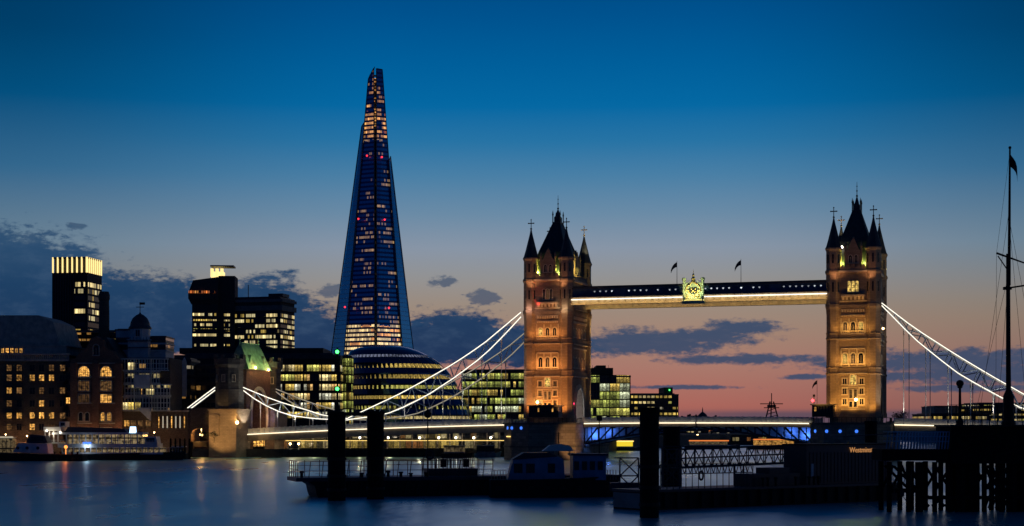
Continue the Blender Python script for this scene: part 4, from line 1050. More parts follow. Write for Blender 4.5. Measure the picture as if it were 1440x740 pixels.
# --- hospital: tower with cantilevered top and lit roof frame, and the broad block next to it
Y = 1450
o = thing('hospital_tower', 'dark concrete tower with jutting upper storey and lit roof frame, left of the broad block', 'tower block', (PX(296, Y), Y + 18, 4.5), R(4))
g = F / Y
mb = MB()
hx = 31 / g
mb.box(-28/g, 8/g, -16, 15.9, 0, PZ(427, Y)-4.5); mb.box(8/g, hx, -12, 16, 0, PZ(387, Y)-4.5)
mb.loft([[(-29/g, -16, PZ(428, Y)-4.5), (8/g, -16, PZ(428, Y)-4.5), (8/g, 15.9, PZ(428, Y)-4.5), (-29/g, 15.9, PZ(428, Y)-4.5)], [(-33/g, -18, PZ(420, Y)-4.5), (8/g, -18, PZ(420, Y)-4.5), (8/g, 15.9, PZ(420, Y)-4.5), (-33/g, 15.9, PZ(420, Y)-4.5)],
         [(-33/g, -18, PZ(412, Y)-4.5), (8/g, -18, PZ(412, Y)-4.5), (8/g, 15.9, PZ(412, Y)-4.5), (-33/g, 15.9, PZ(412, Y)-4.5)], [(-27/g, -15, PZ(394, Y)-4.5), (8/g, -15, PZ(389, Y)-4.5), (8/g, 15.9, PZ(389, Y)-4.5), (-27/g, 15.9, PZ(394, Y)-4.5)]])
mb.build('wall', M['dark_concrete'], o)
for z0, z1 in ((412.5, 409),):
    b = MB(); b.box(-32.5/g, 4/g, -18.6, -17.8, PZ(z0, Y)-4.5, PZ(z1, Y)-4.5); b.build('red_lit_band', M['red_band'], o)
for k in range(22):
    py = 444 + k*7.2
    if py > 592: break
    b = MB(); b.quad((-27/g, -16.06, PZ(py, Y)-4.5), (6/g, -16.06, PZ(py, Y)-4.5), (6/g, -16.06, PZ(py - 3.6, Y)-4.5), (-27/g, -16.06, PZ(py - 3.6, Y)-4.5))
    b.quad((16/g, -12.06, PZ(py, Y)-4.5), (24/g, -12.06, PZ(py, Y)-4.5), (24/g, -12.06, PZ(py - 3.6, Y)-4.5), (16/g, -12.06, PZ(py - 3.6, Y)-4.5)); b.build('window_band', M['far_grid'] if k % 2 else M['hospital_band'], o)
mb = MB()
for x in (-2, 5, 12): mb.box(x/g - 1.2, x/g + 1.2, -8, -4, PZ(388, Y)-4.5, PZ(376, Y)-4.5)
mb.box(-4/g, 14/g, -3, 8, PZ(388, Y)-4.5, PZ(380, Y)-4.5); mb.build('roof_room', M['crown_light'], o)
mb = MB(); mb.box(-4/g, 29/g, -9, 9, PZ(373.5, Y)-4.5, PZ(371.5, Y)-4.5); mb.tube((-1/g, 0, PZ(380, Y)-4.5), (-1/g, 0, PZ(372, Y)-4.5), .6); mb.tube((12/g, 0, PZ(380, Y)-4.5), (12/g, 0, PZ(372, Y)-4.5), .6); mb.build('roof_canopy', M['grey_steel'], o)
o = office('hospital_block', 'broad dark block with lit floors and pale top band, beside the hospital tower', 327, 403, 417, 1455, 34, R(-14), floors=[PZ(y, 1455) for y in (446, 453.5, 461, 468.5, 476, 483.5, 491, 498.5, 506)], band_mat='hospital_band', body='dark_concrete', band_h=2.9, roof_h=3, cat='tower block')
mb = MB(); mb.box(10, 24, -10, 6, PZ(417, 1455) - 4.5, PZ(412.5, 1455) - 4.5); mb.tube((-14, 0, PZ(417, 1455) - 4.5), (-14, 0, PZ(398, 1455) - 4.5), 0.4); mb.build('roof_plant', M['lead'], o)
mb = MB()
for s_ in (0, 1): mb.box(-26.5 - .2*s_, 26.5 + .2*s_, -17.6, 17.6, PZ(437 - s_*12, 1455) - 4.5, PZ(430 - s_*9, 1455) - 4.5)
mb.build('pale_band', M['concrete'], o)

# --- long office block behind the gatehouse
Y = 650
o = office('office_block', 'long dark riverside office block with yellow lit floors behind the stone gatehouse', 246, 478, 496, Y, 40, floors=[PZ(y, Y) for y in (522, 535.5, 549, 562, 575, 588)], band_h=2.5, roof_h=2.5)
mb = MB(); z = PZ(496, Y) - 4.5; mb.box(-33, 26, -14, 14, z - 0.2, z + 2.2); mb.box(-20, 2, -6, 10, z + 2.2, z + 3.4); mb.build('roof_plant', M['soot_iron'], o)
# --- slim glazed stair tower
o = office('stair_tower', 'slim glazed stair tower squeezed between the long office block and the glass dome', 479, 494, 500, 660, 8, floors=[PZ(y, 660) for y in range(514, 600, 12)], band_mat='office_green', band_h=2.9)

# --- leaning glass dome (city hall)
Y = 727; cyd = Y
o = thing('glass_dome', 'leaning dark glass egg shaped building with stacked yellow lit floors', 'building', (PX(560, Y), cyd, 4.5))
prof = [(599, 497, 666), (592, 497, 664), (585, 496, 662), (578, 495, 660), (571, 494.5, 657.5), (564, 494, 654.5), (557, 493.5, 651), (550, 493, 647), (543, 492.5, 642.5), (535, 492, 638), (527, 491.5, 632.5), (520, 491, 627), (513, 490.5, 620), (506.5, 490.5, 611), (500, 491, 600), (494, 494, 588), (489.5, 503, 576), (487, 522, 562), (486.3, 534, 552)]
def at_y(y):
    for (y0, a0, b0), (y1, a1, b1) in zip(prof, prof[1:]):
        if y1 <= y <= y0:
            f = (y - y0)/(y1 - y0); return a0 + (a1-a0)*f, b0 + (b1-b0)*f
    return prof[-1][1:]
def ring(y, grow=0.0):
    a, b = at_y(y); c = (a + b)/2; rx = (b - a)/2 * Y/F + grow
    return [(PX(c, Y) - PX(560, Y) + rx*math.cos(2*math.pi*k/56), (rx*0.92)*math.sin(2*math.pi*k/56), PZ(y, Y) - 4.5) for k in range(56)]
for yl in (599, 585.5, 571.5, 557.5, 543.5, 528.5, 513.5):              # one dark glass band and one recessed lit band per storey
    top = yl - 9.4
    mb = MB(); mb.loft([ring(yl, 0.2), ring(yl - 2, 0.5), ring(top, 0.55)]); mb.build('shell_band', M['hall_glass'], o, smooth=False)
    nxt = {513.5: 500.5, 528.5: 513.5, 543.5: 528.5}.get(yl, yl - 14)
    z0 = ring(top)[0][2]
    mb = MB(); mb.loft([[(x, y, z - z0) for x, y, z in ring(top, -0.8)], [(x, y, z - z0) for x, y, z in ring(nxt, -0.8)]], caps=(False, False))
    mb.build('window_band', M['hall_top'] if yl < 514 else M['hall_band'], o, (0, 0, z0))
mb = MB(); mb.loft([ring(500.5, 0.5), ring(497, .5), ring(494, .3), ring(491, .1), ring(489), ring(487.4), ring(486.4)]); mb.build('roof', M['hall_glass'], o)
mb = MB()
for k in range(44, 56, 2):
    mb = MB(); mb.tpath([ring(y, 0.62)[k] for y in range(599, 496, -8)], 0.16, 4); mb.build('diagrid', M['grey_steel'], o)

# --- office blocks either side of the orange tower
office('office_block', 'green lit glass office block seen between the suspension chains and the orange tower', 652, 790, 519, 765, 40, R(-3), floors=[PZ(y, 765) for y in (533, 544.6, 556.2, 567.8, 579.4, 591, 598)], band_mat='office_green', band_h=2.7, slab=0.2)
o = office('office_block', 'green lit glass office block just right of the orange tower', 800, 886, 527, 600, 30, floors=[PZ(y, 600) for y in (538, 549.5, 561, 572.5, 584, 596)], band_mat='office_green', band_h=2.7, slab=0.25, roof_h=1.0)
mb = MB(); zz = PZ(527, 600) - 4.5; mb.box(-9, 5.2, -14, 8, zz, zz + 2.6); mb.box(-1, 2.6, -12, 6, zz + 2.6, zz + 3.6)
for k in range(7): mb.tube((-8.5 + 2*k, -13.5, zz + 2.5), (-8.5 + 2*k, -13.5, zz + 3.6), .07)
mb.build('roof_plant', M['soot_iron'], o)
office('office_block', 'darker block with small lit square windows and green roof lamp', 884, 951, 553, 820, 40, R(3), floors=[PZ(y, 820) for y in (562.5, 570.5, 578.5, 586.5, 594)], band_mat='far_grid', body='dark_concrete', band_h=2.2, slab=0.1)
o2 = bpy.data.objects['office_block.003']
mb = MB(); zz = PZ(553, 820) - 4.5; mb.box(6.5, 11, -10, 10, zz, zz + 3.2); mb.build('roof_box', M['soot_iron'], o2)
mb = MB(); mb.ball((9.2, -10.6, zz + 1.8), 0.36); mb.build('roof_lamp', M['lamp_green'], o2)
# --- far north bank offices, right
office('office_block', 'low office block with two bright yellow floors behind the jetty railing', 1308, 1392, 581, 900, 40, floors=[PZ(y, 900) for y in (589.5, 595)], band_mat='office_yellow', band_h=1.5, slab=0.2, roof_h=0.8)
o = office('office_block', 'plain pinkish block rising behind the two bright yellow floors', 1314, 1351, 570.5, 960, 30, floors=[PZ(592, 960)], band_mat='far_grid', body='concrete', band_h=1.5, roof_h=0.8)
office('office_block', 'dark block with scattered lit windows at the right edge behind the lit chains', 1376, 1452, 566, 930, 40, floors=[PZ(y, 930) for y in (573, 580, 587, 594)], band_mat='far_grid', body='dark_concrete', band_h=2, slab=.1)

# --- far skyline along the river
sk = [(953, 975, 587, 1500, 'low dark far block with chimney stubs, just right of the square windowed block'), (975, 992, 584.5, 1650, 'dark far block under the pink sky, second along the low skyline'),
      (992, 1012, 588, 1550, 'flat dark far block in the middle of the low skyline'), (1012, 1046, 591.5, 1700, 'long flat dark far block on the low skyline, left of the ship mast'),
      (1046, 1073, 592.5, 1620, 'lowest dark far block just left of the ship mast'), (1097, 1140, 592, 1750, 'flat dark far block between the ship mast and the red signal'), (1256, 1306, 592, 1600, 'flat dark far block right of the golden tower')]
for a, b, y, Y_, d in sk:
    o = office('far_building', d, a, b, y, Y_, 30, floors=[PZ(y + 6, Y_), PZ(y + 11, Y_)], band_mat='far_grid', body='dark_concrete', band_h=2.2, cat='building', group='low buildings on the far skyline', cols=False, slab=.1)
    mb = MB(); zz = PZ(y, Y_) - 4.5; hw = (PX(b, Y_) - PX(a, Y_))/2
    for k in range(3):
        x = -hw*0.8 + random.random()*hw*1.5; mb.box(x, x + hw*0.18, -3, 3, zz - 0.1, zz + 1 + 2.2*random.random())
    mb.build('roof_plant', M['soot_iron'], o)
o = thing('domed_church', 'small far church silhouette with a pointed turret on the pink skyline', 'church', (PX(985, 1500), 1500, 4.5))
mb = MB(); zz = PZ(586, 1500) - 4.5; mb.box(-8, 8, -6, 6, 0, zz); mb.build('wall', M['dark_concrete'], o)
mb = MB(); mb.lathe([(4.5, zz), (4.2, zz + 1.5), (2, zz + 3.5), (0.6, zz + 4.5), (0.5, zz + 6.5), (0.1, zz + 9)], 2, 0, 10); mb.build('roof', M['lead'], o)
# warship masts
o = thing('warship', 'moored grey warship whose lattice mast stands against the pink sky', 'ship', (PX(1085, 1050), 1050, 0))
mb = MB(); mb.loft([[(-30, -5, 0), (0, -7, 0), (30, 0, 0), (0, 7, 0), (-30, 5, 0)], [(-34, -6, 6), (0, -8, 6), (36, 0, 8), (0, 8, 6), (-34, 6, 6)]]); mb.build('hull', M['grey_steel'], o)
mb = MB(); mb.box(-12, 14, -5, 5, 6.3, 10); mb.box(-4, 8, -4, 4, 10, 13.5); mb.build('deckhouse', M['grey_steel'], o)
mb = MB(); zt = PZ(553, 1050); zb = PZ(586, 1050) - 3
for x, y in ((-4.5, -2), (4.5, -2), (0, 3)): mb.tube((x, y, zb), (x*0.25, y*0.3, zb + (zt-zb)*0.7), 0.45, 5)
for k in range(5): f = k/5; mb.tube((-4.5*(1-f*.8), -2, zb + (zt-zb)*.62*f), (4.5*(1-f*.8), -2, zb + (zt-zb)*.62*(f+.15)), 0.25)
mb.tube((0, 0, zb + (zt-zb)*0.6), (0, 0, zt), 0.3); mb.tube((-7.5, 0, zb + (zt-zb)*0.62), (7.5, 0, zb + (zt-zb)*0.62), 0.3); mb.tube((-5, 0, zb + (zt-zb)*0.48), (5, 0, zb + (zt-zb)*0.48), 0.3); mb.box(-2.6, 2.6, -2, 2, zb + (zt-zb)*0.5, zb + (zt-zb)*0.58)
mb.build('mast', M['soot_iron'], o)
# low river bridge far off with a line of orange light
o = thing('far_bridge', 'distant low river bridge with an orange lit edge beneath the lifting span', 'bridge', (PX(1050, 1130), 1130, 0))
mb = MB(); mb.box(-75, 75, -8, 8, 5.5, 7.2); 
for x in (-60, -25, 12, 48): mb.prism([(x-3, -9), (x+3, -9), (x+3, 9), (x-3, 9)], -2, 5.5)
mb.build('deck', M['concrete'], o)
mb = MB(); mb.box(-75, 75, -8.3, -8.0, 5.6, 6.2); mb.build('light_strip', M['strip_orange'], o)
# boats and pontoons lit below the lifting span
def river_boat(px0, px1, py_wl, label, cab='pane_deck', hullm='navy_steel', strip=None, tall=1.0, group='boats moored upstream'):
    Y_ = CH * F / (py_wl - HY)
    L_ = PX(px1, Y_) - PX(px0, Y_); o = thing('river_boat', label, 'boat', (PX((px0+px1)/2, Y_), Y_, 0), 0, group)
    h = L_/2; b = max(1.6, L_*0.1)
    mb = MB(); mb.loft([[(-h*.95, -b*.8, -.3), (h*.6, -b*.8, -.3), (h*.9, 0, -.3), (h*.6, b*.8, -.3), (-h*.95, b*.8, -.3)], [(-h, -b, 1.2), (h*.6, -b, 1.3), (h, 0, 1.8), (h*.6, b, 1.3), (-h, b, 1.2)]]); mb.build('hull', M[hullm], o)
    mb = MB(); mb.box(-h*.8, h*.5, -b*.8, b*.8, 1.25, 1.7); mb.box(-h*.85, h*.55, -b*.9, b*.9, 1.7 + 1.7*tall, 1.95 + 1.7*tall); mb.build('cabin_roof', M['dull_white'], o)
    mb = MB(); mb.box(-h*.8, h*.5, -b*.8 + .02, b*.8, 1.7, 1.7 + 1.7*tall); mb.build('cabin_window', M[cab], o)
    if strip:
        mb = MB(); mb.box(-h*.85, h*.55, -b*.93, -b*.9, 1.75 + 1.7*tall, 2.2 + 1.7*tall); mb.build('light_strip', M[strip], o)
    return o
river_boat(852, 902, 634, 'river boat with a bright yellow lit saloon under the lifting span near the orange tower', 'sign_yellow', strip='strip_gold')
river_boat(962, 1042, 631, 'long boat with an orange lit edge under the middle of the lifting span', 'pane_deck', strip='strip_orange', tall=.8)
river_boat(1052, 1136, 632, 'long boat with an orange lit edge under the lifting span near the golden tower', 'pane_warm', strip='strip_orange', tall=1.2)
river_boat(620, 665, 643.2, 'white cabined boat moored at the quay wall below the side span', 'pane_deck', 'navy_steel')
river_boat(667, 705, 643, 'blue boat moored at the quay wall closest to the bridge pier', 'dark_glass', 'pale_blue_paint')
o = thing('river_pier', 'long low dark river pier with lit kiosks under the lifting span', 'pier', (PX(1040, 790), 790, 0))
mb = MB(); hw = PX(1140, 790) - PX(1040, 790); mb.box(-hw*.9, hw, 0, 9, -.5, 1.3); mb.box(-hw*.75, -hw*.3, 2, 7, 1.3, 4.2); mb.box(-hw*.1, hw*.4, 2, 7, 1.3, 5.0); mb.box(hw*.55, hw*.95, 2, 7, 1.3, 3.8)
for k in range(10): x = -hw*.88 + hw*.205*k; mb.tube((x, .4, 1.3), (x, .4, 5.2), .12, 5)
mb.build('deck', M['soot_iron'], o)
for a, b, h in ((-.74, -.31, 2.2), (-.09, .39, 3.0), (.56, .94, 1.9)):
    q = MB(); q.box(hw*a, hw*b, 1.9, 1.96, 0, h*.6); q.build('kiosk_window', M['quay_lit'] if 'quay_lit' in M else M['quay_shops'], o, (0, 0, 2.0))
# far embankment buildings under the lifting span with lit windows
for a, b, y, Y_, d in ((955, 996, 604, 1000, 'low lit building under the lifting span, left of centre'), (1000, 1032, 606, 1010, 'low lit building under the middle of the lifting span'), (1060, 1120, 610, 930, 'low warm lit pier building below the blue truss of the golden tower')):
    office('waterfront_building', d, a, b, y, Y_, 14, zb=1.5 if Y_ > 940 else 1.0, floors=[PZ(y + 6.5, Y_), PZ(y + 13, Y_)], band_mat='far_grid', body='dark_concrete', band_h=2.2, cat='building', group='waterfront buildings upstream', slab=.15, cols=False)
for px, py, d in ((857, 616, 'lamp over the yellow lit boat, leftmost'), (866, 616, 'lamp over the yellow lit boat, second from left'), (875, 616, 'lamp over the yellow lit boat, third from left'), (884, 616, 'lamp over the yellow lit boat, rightmost')):
    street_lamp(px, py, 611, 3.5, d, 'lamps over the yellow lit boat', power=0, r=0.42, mat='lamp_warm')
for px, py, Y_, d in ((965, 603, 900, 'lone warm lamp below the lifting span beside the third mooring pile'), (1061, 607, 900, 'lamp on the far water just left of the blue truss'), (1061, 618, 860, 'bright warm lamp low over the water left of the blue truss'), (1086, 622, 860, 'bright low lamp under the blue truss of the golden tower'), (1110, 619, 860, 'lamp over the water near the golden tower pier'), (1010, 617, 900, 'small lamp over the far water under the middle of the lifting span'), (981, 612, 900, 'small lamp over the far water right of the thickest mooring pile'), (1128, 611, 880, 'small high lamp against the blue truss end near the golden tower')):
    street_lamp(px, py, 793, 1.2, d, 'lamps on the upstream water', power=300, r=0.5, mat='lamp_warm')

# ------------------------------------------------------------------ old warehouses on the left
Y = 484.0; g = F / Y
def wx(px): return PX(px, Y)
def wz(py): return PZ(py, Y) - 4.5
o = thing('warehouse', 'big dark brick riverside warehouse with rows of amber windows at the left edge', 'warehouse', (wx(95), Y, 4.5))
X0 = wx(-40) - wx(95)
mb = MB(); mb.box(X0, 0, 0, 30, 0, wz(508)); mb.build('wall', M['brown_brick'], o)
mb = MB(); mb.box(X0, -0.6, 0.6, 29, wz(497), wz(487)); mb.slab_y([(X0, wz(487)), (wx(84)-wx(95), wz(487)), (wx(78)-wx(95), wz(470)), (wx(72)-wx(95), wz(452)), (wx(52)-wx(95), wz(443)), (X0, wz(443))], 1.6, 26); mb.build('attic', M['render_band'], o)
mb = MB(); mb.box(X0, 0.5, -0.7, 29.5, wz(508), wz(505.5)); mb.box(X0, 0.9, -1.1, 29.5, wz(499.5), wz(497))
for k in range(48): x = 0.3 - k*0.62; mb.box(x - 0.18, x + 0.18, -0.6, 0.4, wz(505.5), wz(499.6))
mb.box(X0, 0.2, 0.3, 29.3, wz(487), wz(485.5)); mb.build('cornice', M['render_band'], o)
mb = MB(); mb.box(X0, -0.2, 0.05, 29, wz(505.5), wz(499.5)); mb.build('cornice_wall', M['brown_brick'], o)
for px in (3, 9.5, 16, 22.5, 29):
    window(o, 'att', (wx(px) - wx(95), 0.55, wz(496.5)), 0, 'pane_warm', 0.85, 1.5, 1.0, 'render_band', sill=False)
LIT = {(45.5, 536), (58.5, 536), (72.5, 536), (27, 536), (13, 554), (58.5, 572), (13, 589), (27, 589), (45.5, 589), (58.5, 589), (72.5, 589), (45.5, 605)}
for i, px in enumerate((-22, -10, 13, 27, 45.5, 58.5, 72.5, 88)):
    for j, py in enumerate((522, 536, 554, 572, 589, 605)):
        r_ = random.random()
        lit = (px, py) in LIT or (px < 0 and r_ < .4)
        window(o, 'wh', (wx(px) - wx(95), 0, wz(py)), 0, 'pane_warm' if lit else ('pane_dim' if r_ < 0.35 else 'dark_glass'), 1.5, 1.9, 0.9, 'brown_brick', bars=1)
for py in (562, 580, 598, 544):
    for px in (13, 27, 88):
        mb = MB(); mb.box(wx(px) - wx(95) - 1.4, wx(px) - wx(95) + 1.4, -1.2, 0, wz(py + 1), wz(py + 0.4))
        for k in range(6): mb.tube((wx(px) - wx(95) - 1.35 + .54*k, -1.15, wz(py + .4)), (wx(px) - wx(95) - 1.35 + .54*k, -1.15, wz(py - 4.6)), .035, 4)
        mb.bar((wx(px) - wx(95) - 1.4, -1.15, wz(py - 4.6)), (wx(px) - wx(95) + 1.4, -1.15, wz(py - 4.6)), .06, .08); mb.build('balcony', M['soot_iron'], o)

o = thing('brewhouse', 'tall red brick gabled brewhouse with two big arched lit windows', 'brewhouse', (wx(137), Y - 1.5, 4.5))
def bx(px): return wx(px) - wx(137)
mb = MB(); mb.box(bx(104), bx(171), 0, 24, 0, wz(510)); mb.slab_y([(bx(104), wz(510)), (bx(171), wz(510)), (bx(160), wz(494)), (bx(150), wz(490)), (bx(146), wz(478)), (bx(137), wz(473)), (bx(128), wz(478)), (bx(124), wz(490)), (bx(115), wz(494))], 0.01, 3.0)
mb.box(bx(89), bx(104), 1.5, 24, 0, wz(504)); mb.build('wall', M['red_brick'], o)
mb = MB(); mb.loft([[(bx(104), 3, wz(510)), (bx(171), 3, wz(510)), (bx(171), 24, wz(510)), (bx(104), 24, wz(510))], [(bx(128), 3, wz(474)), (bx(148), 3, wz(474)), (bx(148), 24, wz(474)), (bx(128), 24, wz(474))]]); mb.build('roof', M['slate'], o)
for px in (106, 137, 169): 
    mb = MB(); mb.box(bx(px) - 1.0, bx(px) + 1.0, -0.7, 0.1, 0, wz(512)); mb.loft([[(bx(px)-1.1, -.8, wz(512)), (bx(px)+1.1, -.8, wz(512)), (bx(px)+1.1, .3, wz(512)), (bx(px)-1.1, .3, wz(512))], [(bx(px)-.2, -.3, wz(505)), (bx(px)+.2, -.3, wz(505)), (bx(px)+.2, .2, wz(505)), (bx(px)-.2, .2, wz(505))]]); mb.build('pilaster', M['red_brick'], o)
mb = MB()
for py in (531, 568, 596, 512): mb.box(bx(105), bx(170), -0.35, 0.05, wz(py), wz(py - 1.5))
mb.build('string_course', M['render_band'], o)
for px in (120, 151):
    window(o, 'big_top', (bx(px), 0, wz(531)), 0, 'pane_warm', 3.3, 1.7, 1.2, 'render_band', arched=True, bars=2)
    window(o, 'big_mid', (bx(px), 0, wz(550)), 0, 'pane_dim', 3.3, 3.0, 1.0, 'render_band', bars=2)
    window(o, 'big_low', (bx(px), 0, wz(567)), 0, 'pane_warm' if px > 130 else 'pane_dim', 3.3, 2.6, 1.0, 'render_band', bars=2)
    for d in (-4.5, 4.5):
        window(o, 'pair', (bx(px + d), 0, wz(592)), 0, 'pane_warm' if px > 130 else 'dark_glass', 1.2, 1.9, 1.0, 'render_band', arched=True, bars=0)
        window(o, 'ground', (bx(px + d), 0, wz(612)), 0, 'pane_dim', 1.3, 2.2, 1.0, 'render_band')
window(o, 'gable_w', (bx(137), 0, wz(500)), 0, 'dark_glass', 1.6, 2.4, 1.0, 'render_band', arched=True)
for j, py in enumerate((516, 533, 550, 568, 586, 604)): window(o, 'wh', (bx(96.5), 1.5, wz(py)), 0, 'pane_warm' if j == 3 else 'dark_glass', 1.5, 1.9, 0.9, 'brown_brick')
# chimney, cupola tower, apartments behind
o = thing('chimney_stack', 'thick dark round chimney rising in front of the crowned tower', 'chimney', (wx(131), Y + 13, 4.5))
mb = MB(); k = (Y+13)/Y; mb.lathe([(1.75, 0), (1.6, wz(440)*k), (1.5, wz(424)*k), (1.75, wz(421)*k), (1.75, wz(416)*k), (1.4, wz(411)*k)], n=16); mb.build('shaft', M['brown_brick'], o)
Yc = 494.0
def cz(py): return PZ(py, Yc) - 4.5
o = thing('cupola_tower', 'white boarded tower with black dome and weather vane', 'tower', (PX(197, Yc), Yc, 4.5))
w2 = 14 / F * Yc
mb = MB(); mb.box(-w2, w2, -w2, w2, 0, cz(478)); mb.lathe([(w2*1.02, cz(478)), (w2*1.02, cz(463))], n=8); mb.box(-w2*1.1, w2*1.1, -w2*1.1, w2*1.1, cz(479), cz(477.5)); mb.build('wall', M['dull_white'], o)
mb = MB(); mb.lathe([(w2*1.15, cz(463)), (w2*1.15, cz(461)), (w2*1.0, cz(458.5)), (w2*.95, cz(454)), (w2*.75, cz(448)), (w2*.4, cz(443.5)), (w2*.12, cz(441.5)), (0.12, cz(439)), (0.1, cz(425))], n=16); mb.build('dome', M['lead'], o, smooth=False)
mb = MB(); mb.bar((-1.2, 0, cz(432)), (1.2, 0, cz(432)), .1, .2); mb.bar((-.2, 0, cz(427)), (1.5, 0, cz(427)), .12, .7); mb.build('weather_vane', M['soot_iron'], o)
for z in (472,): window(o, 'cup', (0, -w2, cz(z + 2)), 0, 'dark_glass', 1.3, 2.0, 1.0, 'dull_white')
mb = MB()
for z in (480, 489): mb.box(-w2 - .2, w2 + 3.2, -w2 - .9, -w2, cz(z + .8), cz(z))
for k2 in range(8): mb.tube((-w2 + k2, -w2 - .85, cz(480)), (-w2 + k2, -w2 - .85, cz(475)), .06)
mb.build('balcony', M['soot_iron'], o)
for a, b, t_, d, Yq in ((210, 233, 472, 'pale boarded block with balconies right of the domed tower', 495), (163, 184, 462, 'grey boarded block left of the domed tower', 497)):
    o = office('apartment_block', d, a, b, t_, Yq, 12, floors=[PZ(y, Yq) for y in (482, 492)], band_mat='apartment_grid', body='dull_white', band_h=1.6, cat='apartment block', cols=False, group='apartments behind the brewhouse', roof_h=.6)
o = office('apartment_block', 'flats with thin lit balcony slabs behind the brewhouse roof', 88, 168, 464, 515, 14, floors=[PZ(y, 515) for y in (474, 484, 494)], band_mat='apartment_grid', body='dark_concrete', band_h=1.7, cat='apartment block', cols=False, group='apartments behind the brewhouse', roof_h=.6)
mb = MB()
for py in (468, 481, 493): mb.box(-8, 9.4, -9.5, -7.3, PZ(py, 515) - 4.5, PZ(py - 1, 515) - 4.5)
mb.build('balcony', M['concrete'], o)
# white framed glass apartments
glazing('quay_lit', 1.1, 50.0, 0.85, (Y1, Y3, (1, .6, .2), (1, .5, .12)), 1.3, sill=-1, head=2, mull=.12, row_w=0, blk=5, blk_w=.3, seed=81, bh=2.2)
Yg = 486.0
def gz(py): return PZ(py, Yg) - 4.5
o = thing('glass_apartments', 'white framed glass fronted apartments with terraces right of the brewhouse', 'apartments', (PX(205, Yg), Yg, 4.5))
def gx(px): return PX(px, Yg) - PX(205, Yg)
mb = MB(); mb.box(gx(171), gx(239), 0.6, 18, 0, gz(503)); mb.box(gx(171), gx(265), 0.3, 18, 0, gz(577)); mb.build('wall', M['brown_brick'], o)
st = [(172, 239, 577, 558), (176, 239, 556, 541), (176, 224, 539, 523), (172, 236, 521, 505)]
for a, b, y0, y1 in st:
    q = MB(); q.box(gx(a), gx(b), -0.2, 0.5, gz(y0), gz(y1)); q.build('glazing', M['pale_lattice'], o)
mb = MB()
for a, b, y0, y1 in st:
    for y in (y0, y1): mb.box(gx(a) - .3, gx(b) + .3, -0.75, 0.55, gz(y) - .14, gz(y) + .14)
    n = int((b - a)/4)
    for k in range(n + 1): x = gx(a) + (gx(b)-gx(a))*k/n; mb.box(x - .08, x + .08, -.4, -.22, gz(y0) + .14, gz(y1) - .14)
for px in (190, 214): mb.box(gx(px), gx(px) + .12, -1.4, -.75, gz(577), gz(505))
mb.build('frame', M['white_paint'], o)
for a, b, y0, y1, mt in ((172, 190, 521, 511, 'quay_lit'), (172, 198, 577, 567, 'quay_lit'), (199, 217, 556, 548, 'quay_lit'), (178, 186, 539, 530, 'pale_lattice')):
    q = MB(); q.box(gx(a), gx(b), -.24, -.205, 0, gz(y1) - gz(y0)); q.build('lit_glazing', M[mt], o, (0, 0, gz(y0) + .2))
mb = MB(); mb.box(gx(191), gx(213), -2.4, -.8, gz(546), gz(527)); mb.build('white_panel', M['dull_white'], o)
mb = MB(); mb.add([(gx(195), -2.6, gz(574)), (gx(214), -2.6, gz(592)), (gx(214), -2.6, gz(574)), (gx(195), -1.4, gz(574)), (gx(214), -1.4, gz(592)), (gx(214), -1.4, gz(574))], [(0,1,2), (5,4,3), (0,3,4,1), (1,4,5,2), (2,5,3,0)]); mb.build('white_canopy', M['dull_white'], o)
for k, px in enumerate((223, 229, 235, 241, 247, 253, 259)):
    window(o, 'uplit_strip', (gx(px), 0.3, gz(602)), 0, 'strip_dim' if k % 3 else 'pane_warm', 0.4, 3.6, 1.0, 'brown_brick', bars=0, sill=False)  # glowing panes stand in for strips of brick lit from below
for px in (178, 187, 197, 208): window(o, 'wh', (gx(px), 0.3, gz(600)), 0, 'pane_dim' if px > 180 else 'pane_warm', 1.5, 1.9, .9, 'brown_brick')
mb = MB(); mb.box(gx(171), gx(266), -.3, .5, gz(579), gz(577.3)); mb.build('cornice', M['render_band'], o)
o = office('brick_block', 'grey block with tall white fin on its corner, left of the gatehouse', 240, 268, 503, 512, 14, floors=[PZ(y, 512) for y in (522, 536, 550, 564)], band_mat='apartment_grid', body='dark_concrete', band_h=1.8, cat='apartment block', cols=False)
mb = MB(); x = PX(260, 512) - PX(254, 512); mb.slab_y([(x - .8, PZ(558, 512)-4.5), (x + .7, PZ(558, 512)-4.5), (x + .7, PZ(509, 512)-4.5), (x, PZ(503, 512)-4.5), (x - .8, PZ(509, 512)-4.5)], -8.2, -7.3); mb.build('white_fin', M['white_paint'], o)
o = office('apartment_block', 'stepped apartments with warm windows seen between the white fin and the gatehouse', 266, 312, 512, 520, 14, floors=[PZ(y, 520) for y in (528, 540, 552, 564, 576, 588)], band_mat='apartment_grid', body='dark_concrete', band_h=2.2, cat='apartment block', cols=False, roof_h=.7)
# approach viaduct arch left of the gatehouse, lit from within
o = thing('viaduct_arch', 'brick arch with a glowing orange light inside, left of the gatehouse foot', 'arch', (PX(280, 487), 486.5, 0))
mb = MB(); a = 2.4; pts = [(-a + 2*a*i/8, 7.2 + 1.6*math.sqrt(max(0, 1 - (-1 + i/4)**2))) for i in range(9)]
mb.slab_y([(-4.6, 0), (4.6, 0), (4.6, 15), (-4.6, 15), (-4.6, 4.0), (-a, 4.0)] + pts + [(a, 4.0), (a, 3.2), (-4.6, 3.2)], 0, 5); mb.build('wall', M['brown_brick'], o)
mb = MB(); mb.ball((0.6, 1.0, 7.0), 0.55); mb.tube((0.6, 1, 7), (0.6, 1, 9.0), .08); mb.build('arch_lamp', M['lamp_warm'], o)
lamp('arch_glow', 'POINT', (0.3, 1.8, 6.4), 700, (1, .42, .1), o, size=.3)
